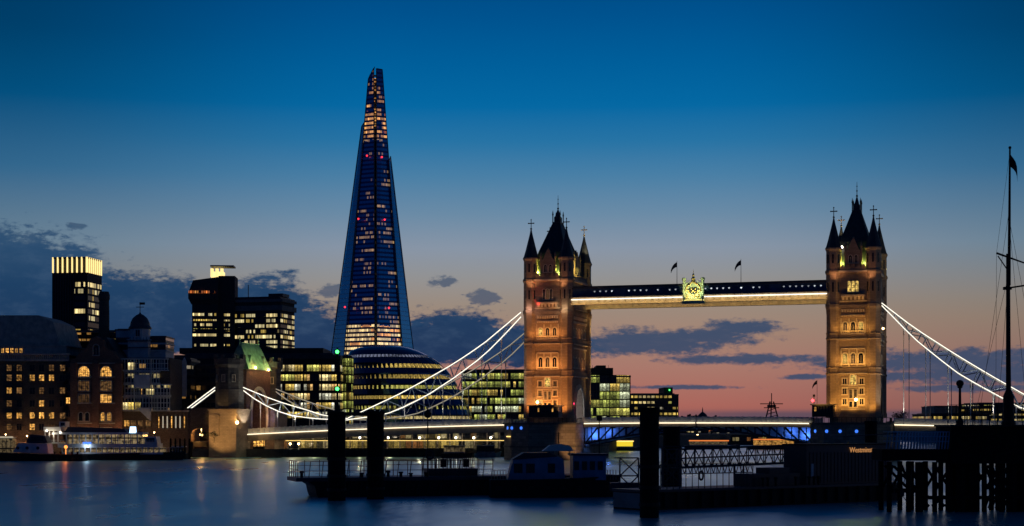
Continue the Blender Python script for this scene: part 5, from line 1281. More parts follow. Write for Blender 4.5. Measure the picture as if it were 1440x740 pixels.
# arcade of small shops below the side span
o = thing('quayside_arcade', 'low quayside arcade with lit shopfronts under the side span', 'arcade', (PX(545, 513), 513, 2.0))
mb = MB(); mb.box(-36, 36, 0, 6, 0, 6.2); mb.build('wall', M['dark_concrete'], o)
q = MB(); q.box(-35.5, 35.5, -.06, -.01, .5, 3.0); q.build('window_band', M['quay_shops'], o)
q = MB(); q.box(-35.5, 35.5, -.06, -.01, 3.6, 5.6); q.build('window_band', M['quay_shops'], o)
mb = MB(); mb.box(-36.4, 36.4, -1.2, 6.4, 6.2, 6.6)
for k in range(19): mb.box(-36 + 4*k - .2, -36 + 4*k + .2, -.6, -.1, 0, 6.2)
mb.build('colonnade', M['render_band'], o)
for px, py, d in ((408, 624, 'low bright floodlamp on the quay, left of the pair'), (420, 624, 'low bright floodlamp on the quay, right of the pair')):
    street_lamp(px, py, 497, 2.0, d, 'floodlamps on the quay', power=420, r=.34, mat='lamp_warm')
o = thing('quay_hut', 'small glazed hut glowing orange under the end of the side span', 'hut', (PX(362, 496), 497.5, 2.0))
mb = MB(); mb.box(-1.7, 1.7, 0, 3, 0, 1.2); mb.box(-1.9, 1.9, -.2, 3.2, 5.0, 5.3)
for x in (-1.6, -.55, .55, 1.6): mb.box(x - .1, x + .1, 0, .2, 1.2, 5.0)
mb.build('frame', M['soot_iron'], o)
mb = MB(); mb.box(-1.55, 1.55, .12, 2.8, 1.2, 5.0); mb.build('window', M['pane_warm'], o)

for px, py, d in ((8, 611, 'small warm quay lamp before the big warehouse, leftmost of the warehouse lamps'), (38, 613, 'small warm quay lamp before the middle of the big warehouse'), (99, 609, 'small warm quay lamp where warehouse and brewhouse meet'), (136, 611, 'small warm quay lamp at the foot of the brewhouse gable'), (178, 607, 'small warm quay lamp below the glass fronted apartments'), (217, 608, 'small warm quay lamp by the white canopy')):
    street_lamp(px, py, 478, 4.8, d, 'quay lamps before the warehouses', power=900, r=.2, mat='lamp_warm', colr=(1, .5, .2))
# trees on the quays
def tree(px, Y_, zb, h, label, n=700):
    o = thing('quay_tree', label, 'tree', (PX(px, Y_), Y_, zb), 0, 'trees on the quays')
    mb = MB(); mb.tube((0, 0, 0), (0.1, 0, h*.45), h*.03, 6, h*.02)
    rnd = random.Random(int(px)); tips = []
    for k in range(7):
        a = rnd.random()*6.28; q = (math.cos(a)*h*.26, math.sin(a)*h*.26, h*(.55 + .35*rnd.random())); mb.tube((.1, 0, h*.4), q, h*.014, 4, h*.005); tips.append(q)
    mb.build('trunk', M['bark'], o)
    mb = MB()
    for k in range(n):
        c = rnd.choice(tips); r_ = h*.2
        d = Vector((rnd.gauss(0, 1), rnd.gauss(0, 1), rnd.gauss(0, .8))).normalized() * r_ * rnd.random()**.5
        p = Vector(c) + d; s_ = h*.028*(0.6 + rnd.random()); u = Vector((rnd.gauss(0, 1), rnd.gauss(0, 1), rnd.gauss(0, 1))).normalized(); v = u.orthogonal().normalized()
        mb.add([p - u*s_, p + v*s_*.6, p + u*s_, p - v*s_*.6], [(0, 1, 2, 3)])
    mb.build('crown', M['crown_leaf'], o)
tree(288, 483, 4.5, 3.6, 'small dark bush at the water edge left of the gatehouse foot')
tree(301, 482, 4.5, 3.2, 'smallest dark bush right against the gatehouse foot', 500)
tree(1266, 880, 4.5, 13, 'dark far tree right of the golden tower foot')
tree(1000, 905, 4.5, 9, 'low dark far tree near the middle of the lifting span')
tree(1296, 890, 4.5, 9, 'small dark far tree left of the two bright yellow floors')
# ------------------------------------------------------------------ boats at the left quay
def hull(L_, beam, h0, h1, sheer, mats, o, bow=1, name='hull'):
    """bow points to +x (bow=1) or -x"""
    n = 12; rings_b, rings_t, keel = [], [], []
    def half(f): return beam/2 * (1 - max(0, (f - .55)/.45)**2.2) * (0.86 + .14*min(1, f/.15))
    def lo(s): return [(bow*(-L_/2 + L_*k/n*0.97), s*half(k/n)*.85, -h0) for k in range(n + 1)]
    def up(s): return [(bow*(-L_/2 + L_*k/n*(1.0)), s*half(k/n), h1 + sheer*(k/n)**2.5) for k in range(n + 1)]
    b = lo(-1) + lo(1)[::-1]; t = up(-1) + up(1)[::-1]
    mb = MB(); mb.loft([b, t]); ob = mb.build(name, mats, o)
    rb = MB()
    rb.tpath(up(-1), .13, 5); rb.tpath(up(1), .13, 5); rb.build('rubbing_strake', M['rubber'], o)
    return half
Yb = 450.0
def lx(px): return PX(px, Yb)
o = thing('cruise_boat', 'long white two deck cruise boat with lit saloons moored by the brewhouse', 'boat', ((lx(66) + lx(262))/2, Yb, 0))
cx0 = (lx(66) + lx(262))/2
def qx(px): return lx(px) - cx0
def qz(py): return PZ(py, Yb)
hull(lx(262) - lx(66), 7.5, .4, 1.6, .8, M['black_steel'], o, bow=1)
mb = MB(); mb.box(qx(92), qx(232), -3.4, 3.4, 1.65, qz(636)); mb.box(qx(86), qx(225), -3.5, 3.5, qz(629.5), qz(624)); mb.box(qx(78), qx(205), -3.4, 3.4, qz(611), qz(608)); mb.build('deckhouse', M['dull_white'], o)
mb = MB(); mb.box(qx(96), qx(230), -3.3, 3.3, qz(636), qz(629.5)); mb.build('saloon_window', M['pane_deck'], o)
mb = MB(); mb.box(qx(100), qx(204), -3.2, 3.2, qz(624), qz(611)); mb.build('saloon_window', M['pane_deck'], o)
for px in range(92, 232, 8): mb = MB(); mb.box(qx(px) - .12, qx(px) + .12, -3.45, -3.2, qz(636), qz(629.5)); mb.build('window_post', M['dull_white'], o)
for px in range(98, 206, 9): mb = MB(); mb.box(qx(px) - .12, qx(px) + .12, -3.4, -3.1, qz(624), qz(611)); mb.build('window_post', M['dull_white'], o)
mb = MB()
for px in range(66, 262, 4): mb.tube((qx(px), -3.4, qz(624) if px < 226 else 2.2), (qx(px), -3.4, qz(619) if px < 226 else 3.3), .04, 4)
mb.bar((qx(66), -3.4, qz(619)), (qx(226), -3.4, qz(619)), .07, .07); mb.bar((qx(226), -3.3, 3.3), (qx(260), -1.2, 3.6), .07, .07); mb.build('railing', M['dull_white'], o)
mb = MB(); mb.box(qx(66), qx(90), -3.3, 3.3, qz(606), qz(600.5)); mb.box(qx(86), qx(95), -2, 2, qz(600.5), qz(593)); mb.box(qx(68), qx(88), -3.2, 3.2, qz(624), qz(622))
for px in (68, 74, 80, 86): mb.box(qx(px) - .15, qx(px) + .15, -3.2, -3.0, qz(622), qz(606))
mb.build('upper_cabin', M['white_paint'], o)
mb = MB(); mb.box(qx(88), qx(94), -2.06, -2.0, qz(599), qz(594.5)); mb.build('bridge_window', M['dark_glass'], o)
mb = MB(); mb.slab_y([(qx(95), qz(608)), (qx(183), qz(608)), (qx(178), qz(603)), (qx(150), qz(602)), (qx(100), qz(600.5))], -3.3, 3.3); mb.build('canopy', M['navy_steel'], o)
mb = MB(); mb.slab_y([(qx(206), qz(624)), (qx(224), qz(624)), (qx(222), qz(614)), (qx(206), qz(614))], -2.4, 2.4); mb.build('wheelhouse', M['dull_white'], o)
mb = MB(); mb.box(qx(208), qx(220), -2.46, -2.4, qz(621), qz(616)); mb.build('wheelhouse_window', M['dark_glass'], o)
mb = MB(); mb.slab_y([(qx(186), qz(609)), (qx(195), qz(609)), (qx(194), qz(600)), (qx(187), qz(600))], -3.5, -2.4); mb.build('lit_sign', M['lamp_bluewhite'], o)
mb = MB(); mb.ball((qx(127), -3.7, qz(626.5)), .33); mb.build('deck_lamp', M['lamp_bluewhite'], o); lamp('deck_glow', 'POINT', (qx(127), -4.3, qz(627)), 160, (.7, .85, 1), o, size=.2)
mb = MB(); mb.box(qx(121), qx(133), -3.56, -3.5, qz(624.5), qz(621.5)); mb.build('blue_sign', M['lamp_blue'], o)
for px, py in ((71, 606), (90, 608)): mb = MB(); mb.ball((qx(px), -3.6, qz(py)), .22); mb.build('deck_lamp', M['lamp_white'], o)
lamp('deck_glow', 'POINT', (qx(78), -4.4, qz(610)), 130, (1, .85, .6), o, size=.2)
Yt = 438.0
def tz(py): return PZ(py, Yt)
o = thing('work_barge', 'dark low barge with pale cabin moored in front of the cruise boat, left edge', 'barge', (PX(30, Yt), Yt, 0))
def tx(px): return PX(px, Yt) - PX(30, Yt)
hull(tx(124) - tx(-55), 7, .4, 1.7, 1.2, M['black_steel'], o, bow=-1)
mb = MB(); mb.slab_y([(tx(22), tz(636)), (tx(72), tz(638)), (tx(70), tz(624)), (tx(30), tz(623))], -2.5, 2.5); mb.build('cabin', M['dull_white'], o)
mb = MB(); mb.slab_y([(tx(40), tz(623)), (tx(70), tz(623)), (tx(66), tz(613)), (tx(46), tz(611))], -2, 2); mb.build('wheelhouse', M['navy_steel'], o)
mb = MB(); mb.box(tx(47), tx(64), -2.06, -2, tz(620), tz(614.5)); mb.build('wheelhouse_window', M['dark_glass'], o)
for px in (29, 42, 57): mb = MB(); mb.tube((tx(px), -2.5, tz(630)), (tx(px), -2.6, tz(630)), .45, 10); mb.build('porthole', M['dark_glass'], o)
mb = MB(); mb.ball((tx(96), -2.4, tz(628.5)), .5); mb.tube((tx(96), -2.4, 1.7), (tx(96), -2.4, tz(629)), .1); mb.build('red_lamp', M['lamp_orange'], o); lamp('red_glow', 'POINT', (tx(96), -3.2, tz(628)), 260, (1, .2, .05), o, size=.2)
for k in range(6):
    mb = MB(); mb.lathe([(.2, .2), (.5, .25), (.5, .9), (.2, .95)], tx(76 + k*8), -3.35, 8); mb.build('tyre_fender', M['rubber'], o)
mb = MB()
for px in (80, 88, 104, 112): mb = MB(); mb.lathe([(.25, 1.6), (.25, 2.3), (.4, 2.4), (.4, 2.6)], tx(px), -2.0, 8); mb.build('bollard', M['black_steel'], o)
o = river_boat(-14, 31, 646.5, 'small lit boat behind the dark barge, at the left edge', 'pane_deck', 'navy_steel', strip='strip_dim', tall=2.6, group='boats at the left quay')
o = river_boat(238, 268, 645, 'small dark boat moored beyond the stern of the cruise boat', 'dark_glass', 'black_steel', group='boats at the left quay')
for i, px in enumerate((240, 246, 252, 258, 264)):
    o = thing('timber_post', ('first', 'second', 'middle', 'fourth', 'last')[i] + ' of five dark mooring posts past the cruise boat stern', 'post', (PX(px, 462), 462 + i*.6, 0), 0, 'mooring posts by the brick quay')
    mb = MB(); mb.lathe([(.3, -1), (.28, 5.6), (.15, 6.0)], n=7); mb.build('shaft', M['timber_pile'], o)

# ------------------------------------------------------------------ tall mooring piles in the foreground
def pile(px0, px1, pyt, py_wl, label, cap=True):
    Y_ = CH*F/(py_wl - HY); r_ = (PX(px1, Y_) - PX(px0, Y_))/2
    o = thing('mooring_pile', label, 'pile', (PX((px0+px1)/2, Y_), Y_, 0), 0, 'tall mooring piles')
    h = PZ(pyt, Y_)
    mb = MB(); mb.lathe([(r_*.96, -3), (r_*.96, h - .5), (r_*1.05, h - .45), (r_*1.05, h - .1), (r_*.9, h)], n=16); mb.build('shaft', M['timber_pile'], o)
    for z in (1.2, 3.0, 5.2): mb = MB(); mb.lathe([(r_*1.02, z), (r_*1.06, z + .05), (r_*1.06, z + .35), (r_*1.02, z + .4)], n=16); mb.build('band', M['black_steel'], o)
    return o, Y_, h
p1, Yp1, h1 = pile(460.5, 486.5, 579, 704, 'tall black mooring pile carrying two green lights on a pole')
p2, Yp2, h2 = pile(515.5, 540.5, 578, 702, 'tall black mooring pile, right one of the pair at the left pontoon')
p3, Yp3, h3 = pile(899, 927.5, 573, 728, 'thickest tall black mooring pile standing in front of the right pontoon')
p4, Yp4, h4 = pile(932, 957, 600, 690, 'shorter dark pile just right of the thickest pile')
p5, Yp5, h5 = pile(1216, 1233.5, 592, 688, 'dark pile rising behind the floating workshop sign')
mb = MB(); q = Vector((PX(528, Yp2) - PX(473.5, Yp1), Yp2 - Yp1, 0)); mb.bar((0, -.2, h1 - .3), (q.x, q.y - .2, h1 - .3), .3, .5); mb.build('cross_beam', M['black_steel'], p1)
mb = MB(); mb.tube((.1, 0, h1), (.1, 0, PZ(489, Yp1)), .14, 8, .09); mb.lathe([(.5, h1), (.35, h1 + .5), (.15, h1 + 1.2)], .1, 0, 8)
for py in (495, 547): mb.box(-.25, .45, -.25, .3, PZ(py, Yp1) - .35, PZ(py, Yp1) + .3)
for z in range(8): mb.tube((-.12, 0, h1 + 1 + z*.9), (.32, 0, h1 + 1 + z*.9), .035, 4)
mb.build('light_pole', M['black_steel'], p1)
for py in (495, 547): mb = MB(); mb.ball((.1, -.32, PZ(py, Yp1)), .24); mb.build('green_lamp', M['lamp_green'], p1)

# ------------------------------------------------------------------ left pontoon
def railing(mb, pts, zf, h=1.6, n=1.6, r=.045, rails=3):
    for (ax, ay), (bx, by) in zip(pts, pts[1:]):
        L_ = math.hypot(bx-ax, by-ay); k = max(1, int(L_/n))
        for i in range(k + 1): f = i/k; mb.tube((ax+(bx-ax)*f, ay+(by-ay)*f, zf), (ax+(bx-ax)*f, ay+(by-ay)*f, zf + h), r, 5)
        for j in range(rails): z = zf + h*(j + 1)/rails; mb.tube((ax, ay, z), (bx, by, z), r*.75, 4)
A, B = Vector((PX(445, 216), 216, 0)), Vector((PX(868, 229), 229, 0))
ang = math.atan2(B.y - A.y, B.x - A.x); Lp = (B - A).length
o = thing('landing_pontoon', 'long black landing pontoon with railings and lifebuoy beside the pair of piles', 'pontoon', tuple(A), ang)
zd = PZ(672, 216)
mb = MB(); mb.slab_y([(0.4, -.5), (Lp, -.5), (Lp, zd - .5), (-1.2, zd - .5), (-.2, zd - 1.1), (0, .6)], 0, 7); mb.build('hull', M['black_steel'], o)
mb = MB(); mb.box(-2.8, Lp, -.3, 7.2, zd - .5, zd); mb.build('deck', M['navy_steel'], o)
mb = MB(); mb.bar((0, -.18, .3), (.5, -.18, zd - .7), .2, .35); fm = mb.mesh('fender', M['rubber'])
for k in range(22): put('fender', fm, o, (1 + k*1.6, 0, 0))
mb = MB(); railing(mb, [(-2.5, 6.9), (-2.5, .2)], zd, 2.2, 1.6, .06, 2); railing(mb, [(-2.5, 6.9), (Lp*.62, 6.9)], zd, 2.25, 2.0, .06, 3)
for k in range(15): x = -1 + k*1.75; mb.tube((x, .2, zd), (x + .25, .2, zd + 2.2), .06, 5)
mb.tube((-2.5, .2, zd + 2.2), (Lp*.58, .2, zd + 2.25), .05, 5); mb.build('railing', M['soot_iron'], o)
mb = MB(); x0, x1 = 16.4, 23.6
mb.box(x0, x1, 3.0, 6.0, zd, zd + 1.0); mb.build('locker', M['navy_steel'], o)
mb = MB()
for k in range(14): x = x0 + (x1-x0)*k/13; mb.tube((x, 3.1, zd + 1), (x, 3.1, zd + 2.5), .05, 5); mb.tube((x, 5.9, zd + 1), (x, 5.9, zd + 2.5), .05, 5)
for y in (3.1, 5.9): mb.tube((x0, y, zd + 2.5), (x1, y, zd + 2.5), .06, 5)
mb.build('locker_rail', M['soot_iron'], o)
for x in (x0 + 2.2, x0 + 5.5): mb = MB(); mb.box(x - .42, x + .42, 2.95, 3.2, zd + 1.2, zd + 2.3); mb.build('notice_board', M['black_steel'], o)
mb = MB()
for x, h in ((-1.8, .9), (6.5, .6), (12.0, .7), (10.2, .85), (13.4, .5), (15.6, .6)): mb = MB(); mb.lathe([(.22, zd), (.2, zd + h*.6), (.34, zd + h*.75), (.3, zd + h)], x, 1.2, 8); mb.build('bollard', M['black_steel'], o)
Yl = 219.0
o = thing('pontoon_lamp', 'slim black lamp post with lantern and lifebuoy on the left pontoon', 'lamp post', (PX(601, Yl), Yl + 1, zd))
mb = MB(); mb.tube((0, 0, 0), (0, 0, PZ(588, Yl) - zd), .09, 8, .07); mb.build('post', M['black_steel'], o)
mb = MB(); z = PZ(588, Yl) - zd; mb.lathe([(.12, z), (.42, z + .15), (.55, z + .7), (.3, z + .95), (.06, z + 1.3)], n=8); mb.build('lantern', M['black_steel'], o)
mb = MB(); z = PZ(640, Yl) - zd
for k in range(16): a, b = 2*math.pi*k/16, 2*math.pi*(k+1)/16; mb.tube((.3 + .5*math.cos(a), -.15, z + .62*math.sin(a)), (.3 + .5*math.cos(b), -.15, z + .62*math.sin(b)), .16, 6)
mb.build('lifebuoy', M['soot_iron'], o)

# ------------------------------------------------------------------ workboat at the pontoon
Yw = 220.0
o = thing('workboat', 'dark hulled workboat with pale blue wheelhouse moored before the bridge pier', 'boat', (PX(780, Yw), Yw - 2.0, 0), R(4))
def ux(px): return PX(px, Yw) - PX(780, Yw)
def uz(py): return PZ(py, Yw)
hull(ux(868) - ux(686), 5.4, .6, uz(674), .55, M['black_steel'], o, bow=1)
mb = MB(); mb.slab_y([(ux(712), uz(675)), (ux(792), uz(675)), (ux(790), uz(646)), (ux(782), uz(641)), (ux(765), uz(640)), (ux(735), uz(645)), (ux(720), uz(646))], -1.9, 1.9); mb.build('wheelhouse', M['boat_blue'], o)
mb = MB(); mb.slab_y([(ux(718), uz(646)), (ux(782), uz(641.5)), (ux(770), uz(636)), (ux(735), uz(636))], -1.95, 1.95); mb.build('wheelhouse_roof', M['navy_steel'], o)
for a, b in ((721, 733), (738, 750), (768, 778)):
    mb = MB(); mb.box(ux(a), ux(b), -1.95, -1.9, uz(664), uz(651)); mb.build('window', M['dark_glass'], o)
mb = MB(); mb.box(ux(803), ux(849), -1.9, 1.9, uz(674), uz(640)); mb.build('aft_cabin', M['boat_blue'], o)
for a in (808, 819, 830, 841): mb = MB(); mb.box(ux(a) - .35, ux(a) + .35, -1.95, -1.9, uz(660), uz(648)); mb.build('window', M['dark_glass'], o)
mb = MB(); mb.box(ux(800), ux(852), -2.1, 2.1, uz(640), uz(637.5)); mb.build('aft_cabin_roof', M['navy_steel'], o)
mb = MB(); mb.slab_y([(ux(762), uz(634)), (ux(806), uz(634)), (ux(800), uz(627)), (ux(788), uz(624.5)), (ux(772), uz(626))], -.9, .9); mb.build('awning', M['white_paint'], o)
mb = MB(); mb.tube((ux(785), 0, uz(640)), (ux(785), 0, uz(608)), .07); mb.tube((ux(772), 0, uz(634)), (ux(772), 0, uz(640)), .06); mb.tube((ux(800), 0, uz(634)), (ux(800), 0, uz(641)), .06)
mb.tube((ux(842), 0, uz(638)), (ux(842), 0, uz(584)), .07); mb.box(ux(842) - .35, ux(842) + .35, -.3, .3, uz(592), uz(584)); mb.build('mast', M['black_steel'], o)
mb = MB()
for px in range(852, 868, 4): mb.tube((ux(px), -1, uz(674)), (ux(px), -1, uz(660)), .05)
for px in range(690, 712, 4): mb.tube((ux(px), -2.3, uz(674)), (ux(px), -2.3, uz(660)), .05)
mb.bar((ux(690), -2.3, uz(660)), (ux(712), -2.3, uz(660)), .07, .07); mb.build('railing', M['grey_steel'], o)
for k in range(6): mb = MB(); mb.lathe([(.22, 1.0), (.5, 1.05), (.5, 1.5), (.22, 1.55)], ux(700 + k*22), -2.75, 10); mb.build('tyre_fender', M['rubber'], o)

# ------------------------------------------------------------------ right pontoon with floating workshop and gangway
A, B = Vector((PX(905, 183), 183, 0)), Vector((PX(1262, 207.5), 207.5, 0))
ang = math.atan2(B.y - A.y, B.x - A.x); Lq = (B - A).length
def on_q(u, v, z=0): return Vector((A.x + u*math.cos(ang) - v*math.sin(ang), A.y + u*math.sin(ang) + v*math.cos(ang), z))
def u_of(px, v=0.0):
    k = (px - CX)/F
    return (k*(A.y + v*math.cos(ang)) - A.x + v*math.sin(ang)) / (math.cos(ang) - k*math.sin(ang))
zq = 2.35
o = thing('mooring_pontoon', 'long black pontoon carrying the floating workshop, running back from the thickest pile', 'pontoon', tuple(A), ang)
mb = MB(); mb.box(0, Lq, 0, 5.5, -.6, zq - .3); mb.build('hull', M['black_steel'], o)
mb = MB(); mb.box(-.15, Lq + .15, -.2, 5.7, zq - .3, zq); mb.build('deck', M['navy_steel'], o)
mb = MB(); mb.box(-.05, .02, 0, 5.5, .2, zq - .4); mb.build('end_plate', M['grey_steel'], o)
mb = MB(); mb.box(0, .35, -.35, 0, .2, zq - .35); fm = mb.mesh('fender', M['rubber'])
for k in range(int((Lq - 1.5)/1.9)): put('fender', fm, o, (1 + k*1.9, 0, 0))
mb = MB(); um = u_of(1062); railing(mb, [(u_of(932), .4), (um, .4)], zq, 2.9, .95, .05, 1)
n = 16; ua = u_of(932)
for k in range(n): a, b = ua + (um-ua)*k/n, ua + (um-ua)*(k+1)/n; mb.tube((a, .4, zq + 1.75), ((a+b)/2, .4, zq + 2.9), .05); mb.tube(((a+b)/2, .4, zq + 2.9), (b, .4, zq + 1.75), .05)
mb.tube((ua, .4, zq + 1.75), (um, .4, zq + 1.75), .06); mb.build('railing', M['soot_iron'], o)
mb = MB(); mb.box(u_of(1064), u_of(1133), 1.0, 4.0, zq, zq + 1.5); mb.box(u_of(1092), u_of(1120), 1.2, 3.6, zq + 1.5, zq + 2.2); mb.build('deck_locker', M['navy_steel'], o)
mb = MB()
for px in (1075, 1082, 1093, 1121, 1140, 1147, 1153): u = u_of(px); mb = MB(); mb.lathe([(.16, zq), (.15, zq + .8), (.26, zq + .9), (.22, zq + 1.1)], u, .25, 8); mb.build('bollard', M['black_steel'], o)
lb = thing('lifebuoy', 'dark lifebuoy hanging on the lattice railing of the right pontoon', 'lifebuoy', tuple(on_q(u_of(988), .25, zq + 1.5)), ang)
mb = MB()
for k in range(16): a, b = 2*math.pi*k/16, 2*math.pi*(k+1)/16; mb.tube((.32*math.cos(a), 0, .5*math.sin(a)), (.32*math.cos(b), 0, .5*math.sin(b)), .12, 6)
mb.build('ring', M['soot_iron'], lb)
# floating workshop
u0, u1 = u_of(1134, 1.5), u_of(1250, 1.5)
Yk = on_q(u0, 1.5).y
o = thing('floating_workshop', 'big dark navy box shaped workshop on the right pontoon with orange sign lettering', 'workshop', tuple(on_q(u0, 1.5, zq)), ang)
hk = PZ(626.5, Yk) - zq; Lk = u1 - u0
mb = MB(); mb.box(0, Lk, 0, 4, 0, hk); mb.build('wall', M['navy_steel'], o)
mb = MB(); mb.box(-.15, Lk + .15, -.15, 4.15, hk, hk + .18); mb.build('roof', M['black_steel'], o)
mb = MB()
for k in range(1, 24): x = Lk*k/24; mb.box(x - .04, x + .04, -.07, -.0, .2, hk - .9)
mb.build('cladding_rib', M['navy_steel'], o)
mb = MB(); mb.box(.8, 1.25, -.06, 0, 1.0, 2.6); mb.build('window', M['dull_white'], o)
fc = bpy.data.curves.new('sign_lettering', 'FONT'); fc.body = 'Westminster'; fc.size = .95; fc.extrude = .03; fc.align_x = 'LEFT'
fo = bpy.data.objects.new('tmp_text', fc); col.objects.link(fo)
bpy.context.view_layer.update()
me = bpy.data.meshes.new_from_object(fo.evaluated_get(bpy.context.evaluated_depsgraph_get())); bpy.data.objects.remove(fo)
wd = max(v.co.x for v in me.vertices); tw = u_of(1233, 1.5) - u_of(1194, 1.5)
for v in me.vertices: v.co = (v.co.x*tw/wd, -v.co.z, v.co.y)
me.materials.clear(); me.materials.append(M['sign_orange'])
put('sign_lettering', me, o, (u_of(1194, 1.5) - u0, -.1, hk - .95))
# gangway: a lattice girder from the piles to the workshop
ga, gb = Vector((PX(952, 201), 201, 0)), Vector((PX(1136, 211), 211, 0)); gang = math.atan2(gb.y-ga.y, gb.x-ga.x); Lg = (gb-ga).length
o = thing('gangway', 'steel lattice gangway behind the right pontoon leading to the workshop', 'gangway', tuple(ga), gang)
za, zb_, ht = 4.4, 4.9, 2.3
for y in (0, 2.2):
    mb = MB(); n = 15
    for k in range(n):
        a, b = Lg*k/n, Lg*(k+1)/n; z1, z2 = za + (zb_-za)*k/n, za + (zb_-za)*(k+1)/n
        mb.tube((a, y, z1), (a, y, z1 + ht), .07); mb.tube((a, y, z1 if k % 2 else z1 + ht), (b, y, z2 + ht if k % 2 else z2), .07)
    mb.tube((0, y, za), (Lg, y, zb_), .1); mb.tube((0, y, za + ht), (Lg, y, zb_ + ht), .1); mb.tube((0, y, za + ht*.5), (Lg, y, zb_ + ht*.5), .05); mb.build('truss', M['navy_steel'], o)
mb = MB(); mb.loft([[(0, 0.1, za - .12), (0, 2.1, za - .12), (0, 2.1, za), (0, .1, za)], [(Lg, 0.1, zb_ - .12), (Lg, 2.1, zb_ - .12), (Lg, 2.1, zb_), (Lg, .1, zb_)]]); mb.build('walkway', M['soot_iron'], o)
mb = MB()
for x in (.4, Lg*.5, Lg - .5):
    for y in (.1, 2.1): mb.tube((x, y, -1), (x, y, za + .2), .12, 6)
mb.build('support_post', M['black_steel'], o)
o = thing('lattice_frame', 'squat lattice frame of crossed steel beside the shorter pile', 'frame', (PX(944, 196), 195, 0))
mb = MB()
for x in (-1.1, 1.1):
    for y in (0, 1.6): mb.tube((x, y, -1), (x, y, 7.2), .1, 6)
for z in (2.6, 4.9, 7.2):
    mb.tube((-1.1, 0, z), (1.1, 0, z), .08)
    if z < 7: mb.tube((-1.1, 0, z), (1.1, 0, z + 2.3), .08); mb.tube((1.1, .03, z), (-1.1, .03, z + 2.3), .08)
mb.build('frame_bars', M['navy_steel'], o)
o = thing('lattice_frame', 'squat lattice frame of crossed steel behind the stern of the workboat', 'frame', (PX(884, 206), 205, 0))
mb = MB()
for x in (-1.2, 1.2): mb.tube((x, 0, -1), (x, 0, 5.6), .1, 6)
for z in (1.0, 3.3, 5.6):
    mb.tube((-1.9, 0, z), (1.2, 0, z), .09)
    if z < 5: mb.tube((-1.2, 0, z), (1.2, 0, z + 2.3), .09); mb.tube((1.2, .03, z), (-1.2, .03, z + 2.3), .09)
mb.box(-2.4, 1.6, -.2, 2, 1.4, 2.4); mb.build('frame_bars', M['navy_steel'], o)

# ------------------------------------------------------------------ jetty on the right
Yj = 180.0
def jx(px): return PX(px, Yj)
def jz(py): return PZ(py, Yj)
J = thing('timber_jetty', 'black timber jetty on crossed piles along the right edge', 'jetty', (jx(1240), Yj, 0))
def kx(px): return jx(px) - jx(1240)
zj = jz(632)
mb = MB(); mb.box(kx(1240), kx(1346), 0, 5, jz(648), zj); mb.box(kx(1336), kx(1470), -.6, 6, jz(652), jz(600)); mb.build('deck', M['timber_pile'], J)
mb = MB(); mb.box(kx(1334), kx(1472), -.9, 6.3, jz(600), jz(597.5)); mb.build('upper_deck', M['black_steel'], J)
for i, px in enumerate((1252, 1279, 1294, 1316, 1338, 1352, 1367, 1386, 1411, 1424, 1440)):
    for y in (0.5, 4.5):
        mb = MB(); r_ = .3 if px not in (1352, 1424) else .6
        if px in (1294,): r_ = .45
        mb.tube((kx(px), y, -2), (kx(px), y, jz(650)), r_, 8); mb.build('pile', M['timber_pile'], J)
mb = MB()
for a, b in ((1258, 1292), (1316, 1338), (1386, 1408), (1408, 1386), (1338, 1316), (1270, 1254), (1282, 1296)):
    for y in (.3, 4.7): mb.tube((kx(a), y, jz(656)), (kx(b), y, jz(690)), .16, 6)
for px in range(1386, 1410, 5):
    mb.tube((kx(px), .2, jz(655)), (kx(px + 22), .2, jz(715)), .12); mb.tube((kx(px + 22), .25, jz(655)), (kx(px), .25, jz(715)), .12)
for px in (1290, 1312, 1330): mb.tube((kx(px), .4, jz(698)), (kx(px + 18), .4, jz(712)), .16); mb.tube((kx(px + 18), .4, jz(698)), (kx(px), .4, jz(712)), .16)
mb.bar((kx(1250), .2, jz(690)), (kx(1300), .2, jz(690)), .3, .5); mb.bar((kx(1300), .2, jz(700)), (kx(1440), .2, jz(700)), .3, .4)
mb.build('bracing', M['timber_pile'], J)
mb = MB(); mb.box(kx(1354), kx(1380), .6, 1.4, -1, jz(652)); mb.box(kx(1420), kx(1472), .6, 1.4, -1, jz(652)); mb.build('crib_wall', M['timber_pile'], J)
mb = MB(); railing(mb, [(kx(1350), 0), (kx(1402), 0)], jz(598), 2.35, .75, .05, 2); railing(mb, [(kx(1350), 5), (kx(1470), 5)], jz(598), 2.35, .95, .05, 2); mb.build('railing', M['black_steel'], J)
for y in (.2, 4.8):
    mb = MB()
    for k in range(19):
        px = 1262 + k*4.3; mb.tube((kx(px - 1.5), y, zj), (kx(px + 1), y, jz(607.5)), .07, 5)
    for py in (607.5, 614, 621): mb.tube((kx(1256), y, jz(py)), (kx(1340), y, jz(py)), .05, 5)
    mb.build('ramp_railing', M['pale_blue_paint'], J)
mb = MB(); mb.slab_y([(kx(1188), jz(615)), (kx(1340), jz(605.5)), (kx(1340), jz(604.3)), (kx(1188), jz(613.8))], 1.5, 1.7); mb.build('handrail', M['navy_steel'], J)
o = thing('hanging_rope', 'small hanging lantern and looped ropes between the jetty piles', 'rope', (jx(1268), Yj - .2, 0))
mb = MB(); mb.lathe([(.1, jz(688)), (.25, jz(690)), (.25, jz(697)), (.1, jz(699))], 0, 0, 8); mb.tube((0, 0, jz(688)), (.5, 0, jz(664)), .03)
for sgn in (-1, 1): mb.tpath([(sgn*.15, 0, jz(699)), (sgn*.5, 0, jz(705)), (sgn*.8, 0, jz(700)), (sgn*1.0, 0, jz(680)), (sgn*1.1, 0, jz(655))], .04)
mb.build('rope', M['soot_iron'], o)
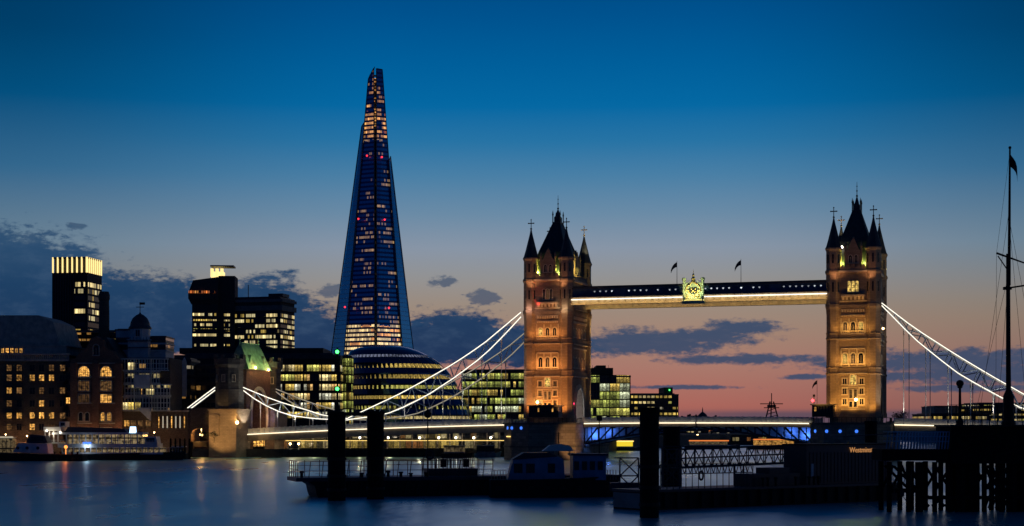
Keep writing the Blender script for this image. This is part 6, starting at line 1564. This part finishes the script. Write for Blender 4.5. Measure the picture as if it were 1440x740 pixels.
# flag mast with yard, stays and flag
o = thing('flag_mast', 'very tall black ship style flag mast with yard and rigging at the right edge', 'mast', (jx(1424), Yj + 1.5, jz(598)))
def mx(px): return jx(px) - jx(1424)
def mz(py): return jz(py) - jz(598)
mb = MB(); mb.tube((0, 0, 0), (-.05, 0, mz(355)), .3, 10, .22); mb.tube((-.02, -.25, mz(400)), (.1, -.2, mz(206)), .2, 10, .1); mb.ball((.1, -.2, mz(205)), .18); mb.lathe([(.8, 0), (.8, .3), (.62, .6), (.6, 3.3), (.3, 4)], n=10); mb.build('pole', M['black_steel'], o)
mb = MB(); mb.tube((mx(1407), 0, mz(354)), (mx(1452), 0, mz(370)), .12, 6, .08); mb.box(-.55, .3, -.3, .3, mz(406), mz(402)); mb.tube((mx(1409), 0, mz(358)), (0, 0, mz(380)), .07); mb.tube((mx(1420), 0, mz(404)), (mx(1460), 0, mz(398)), .1); mb.build('yard', M['black_steel'], o)
mb = MB()
for px, py, y in ((1373, 598, 0), (1388, 598, 2), (1402, 598, -1.5), (1456, 598, 1), (1476, 598, -1), (1440, 598, 3)):
    mb.tube((0, 0, mz(385) if px % 4 else mz(300)), (mx(px), y, mz(py)), .022, 4)
mb.tube((mx(1407), 0, mz(355)), (mx(1404), -.5, mz(598)), .02, 4); mb.tube((mx(1407), 0, mz(354)), (.1, 0, mz(216)), .018, 4)
mb.build('stay', M['black_steel'], o)
fl = flag_mesh(3.2, 1); fl.v = [(x*.32, y, z*.75) for x, y, z in fl.v]; fl.build('flag', M['flag_cloth'], o, (.15, -.2, mz(213)))
o = thing('jetty_lamp', 'black jetty lamp post with dark ball shaped lantern', 'lamp post', (jx(1352), Yj + .6, jz(598)))
mb = MB(); h = jz(546) - jz(598); mb.tube((0, 0, 0), (0, 0, h), .2, 8, .14); mb.lathe([(.4, 0), (.4, .4), (.2, .8)], n=8); mb.build('post', M['black_steel'], o)
mb = MB(); mb.ball((0, 0, h + .55), .45, 10, 8, .9); mb.lathe([(.2, h), (.36, h + .2)], n=8); mb.build('lantern', M['black_steel'], o)
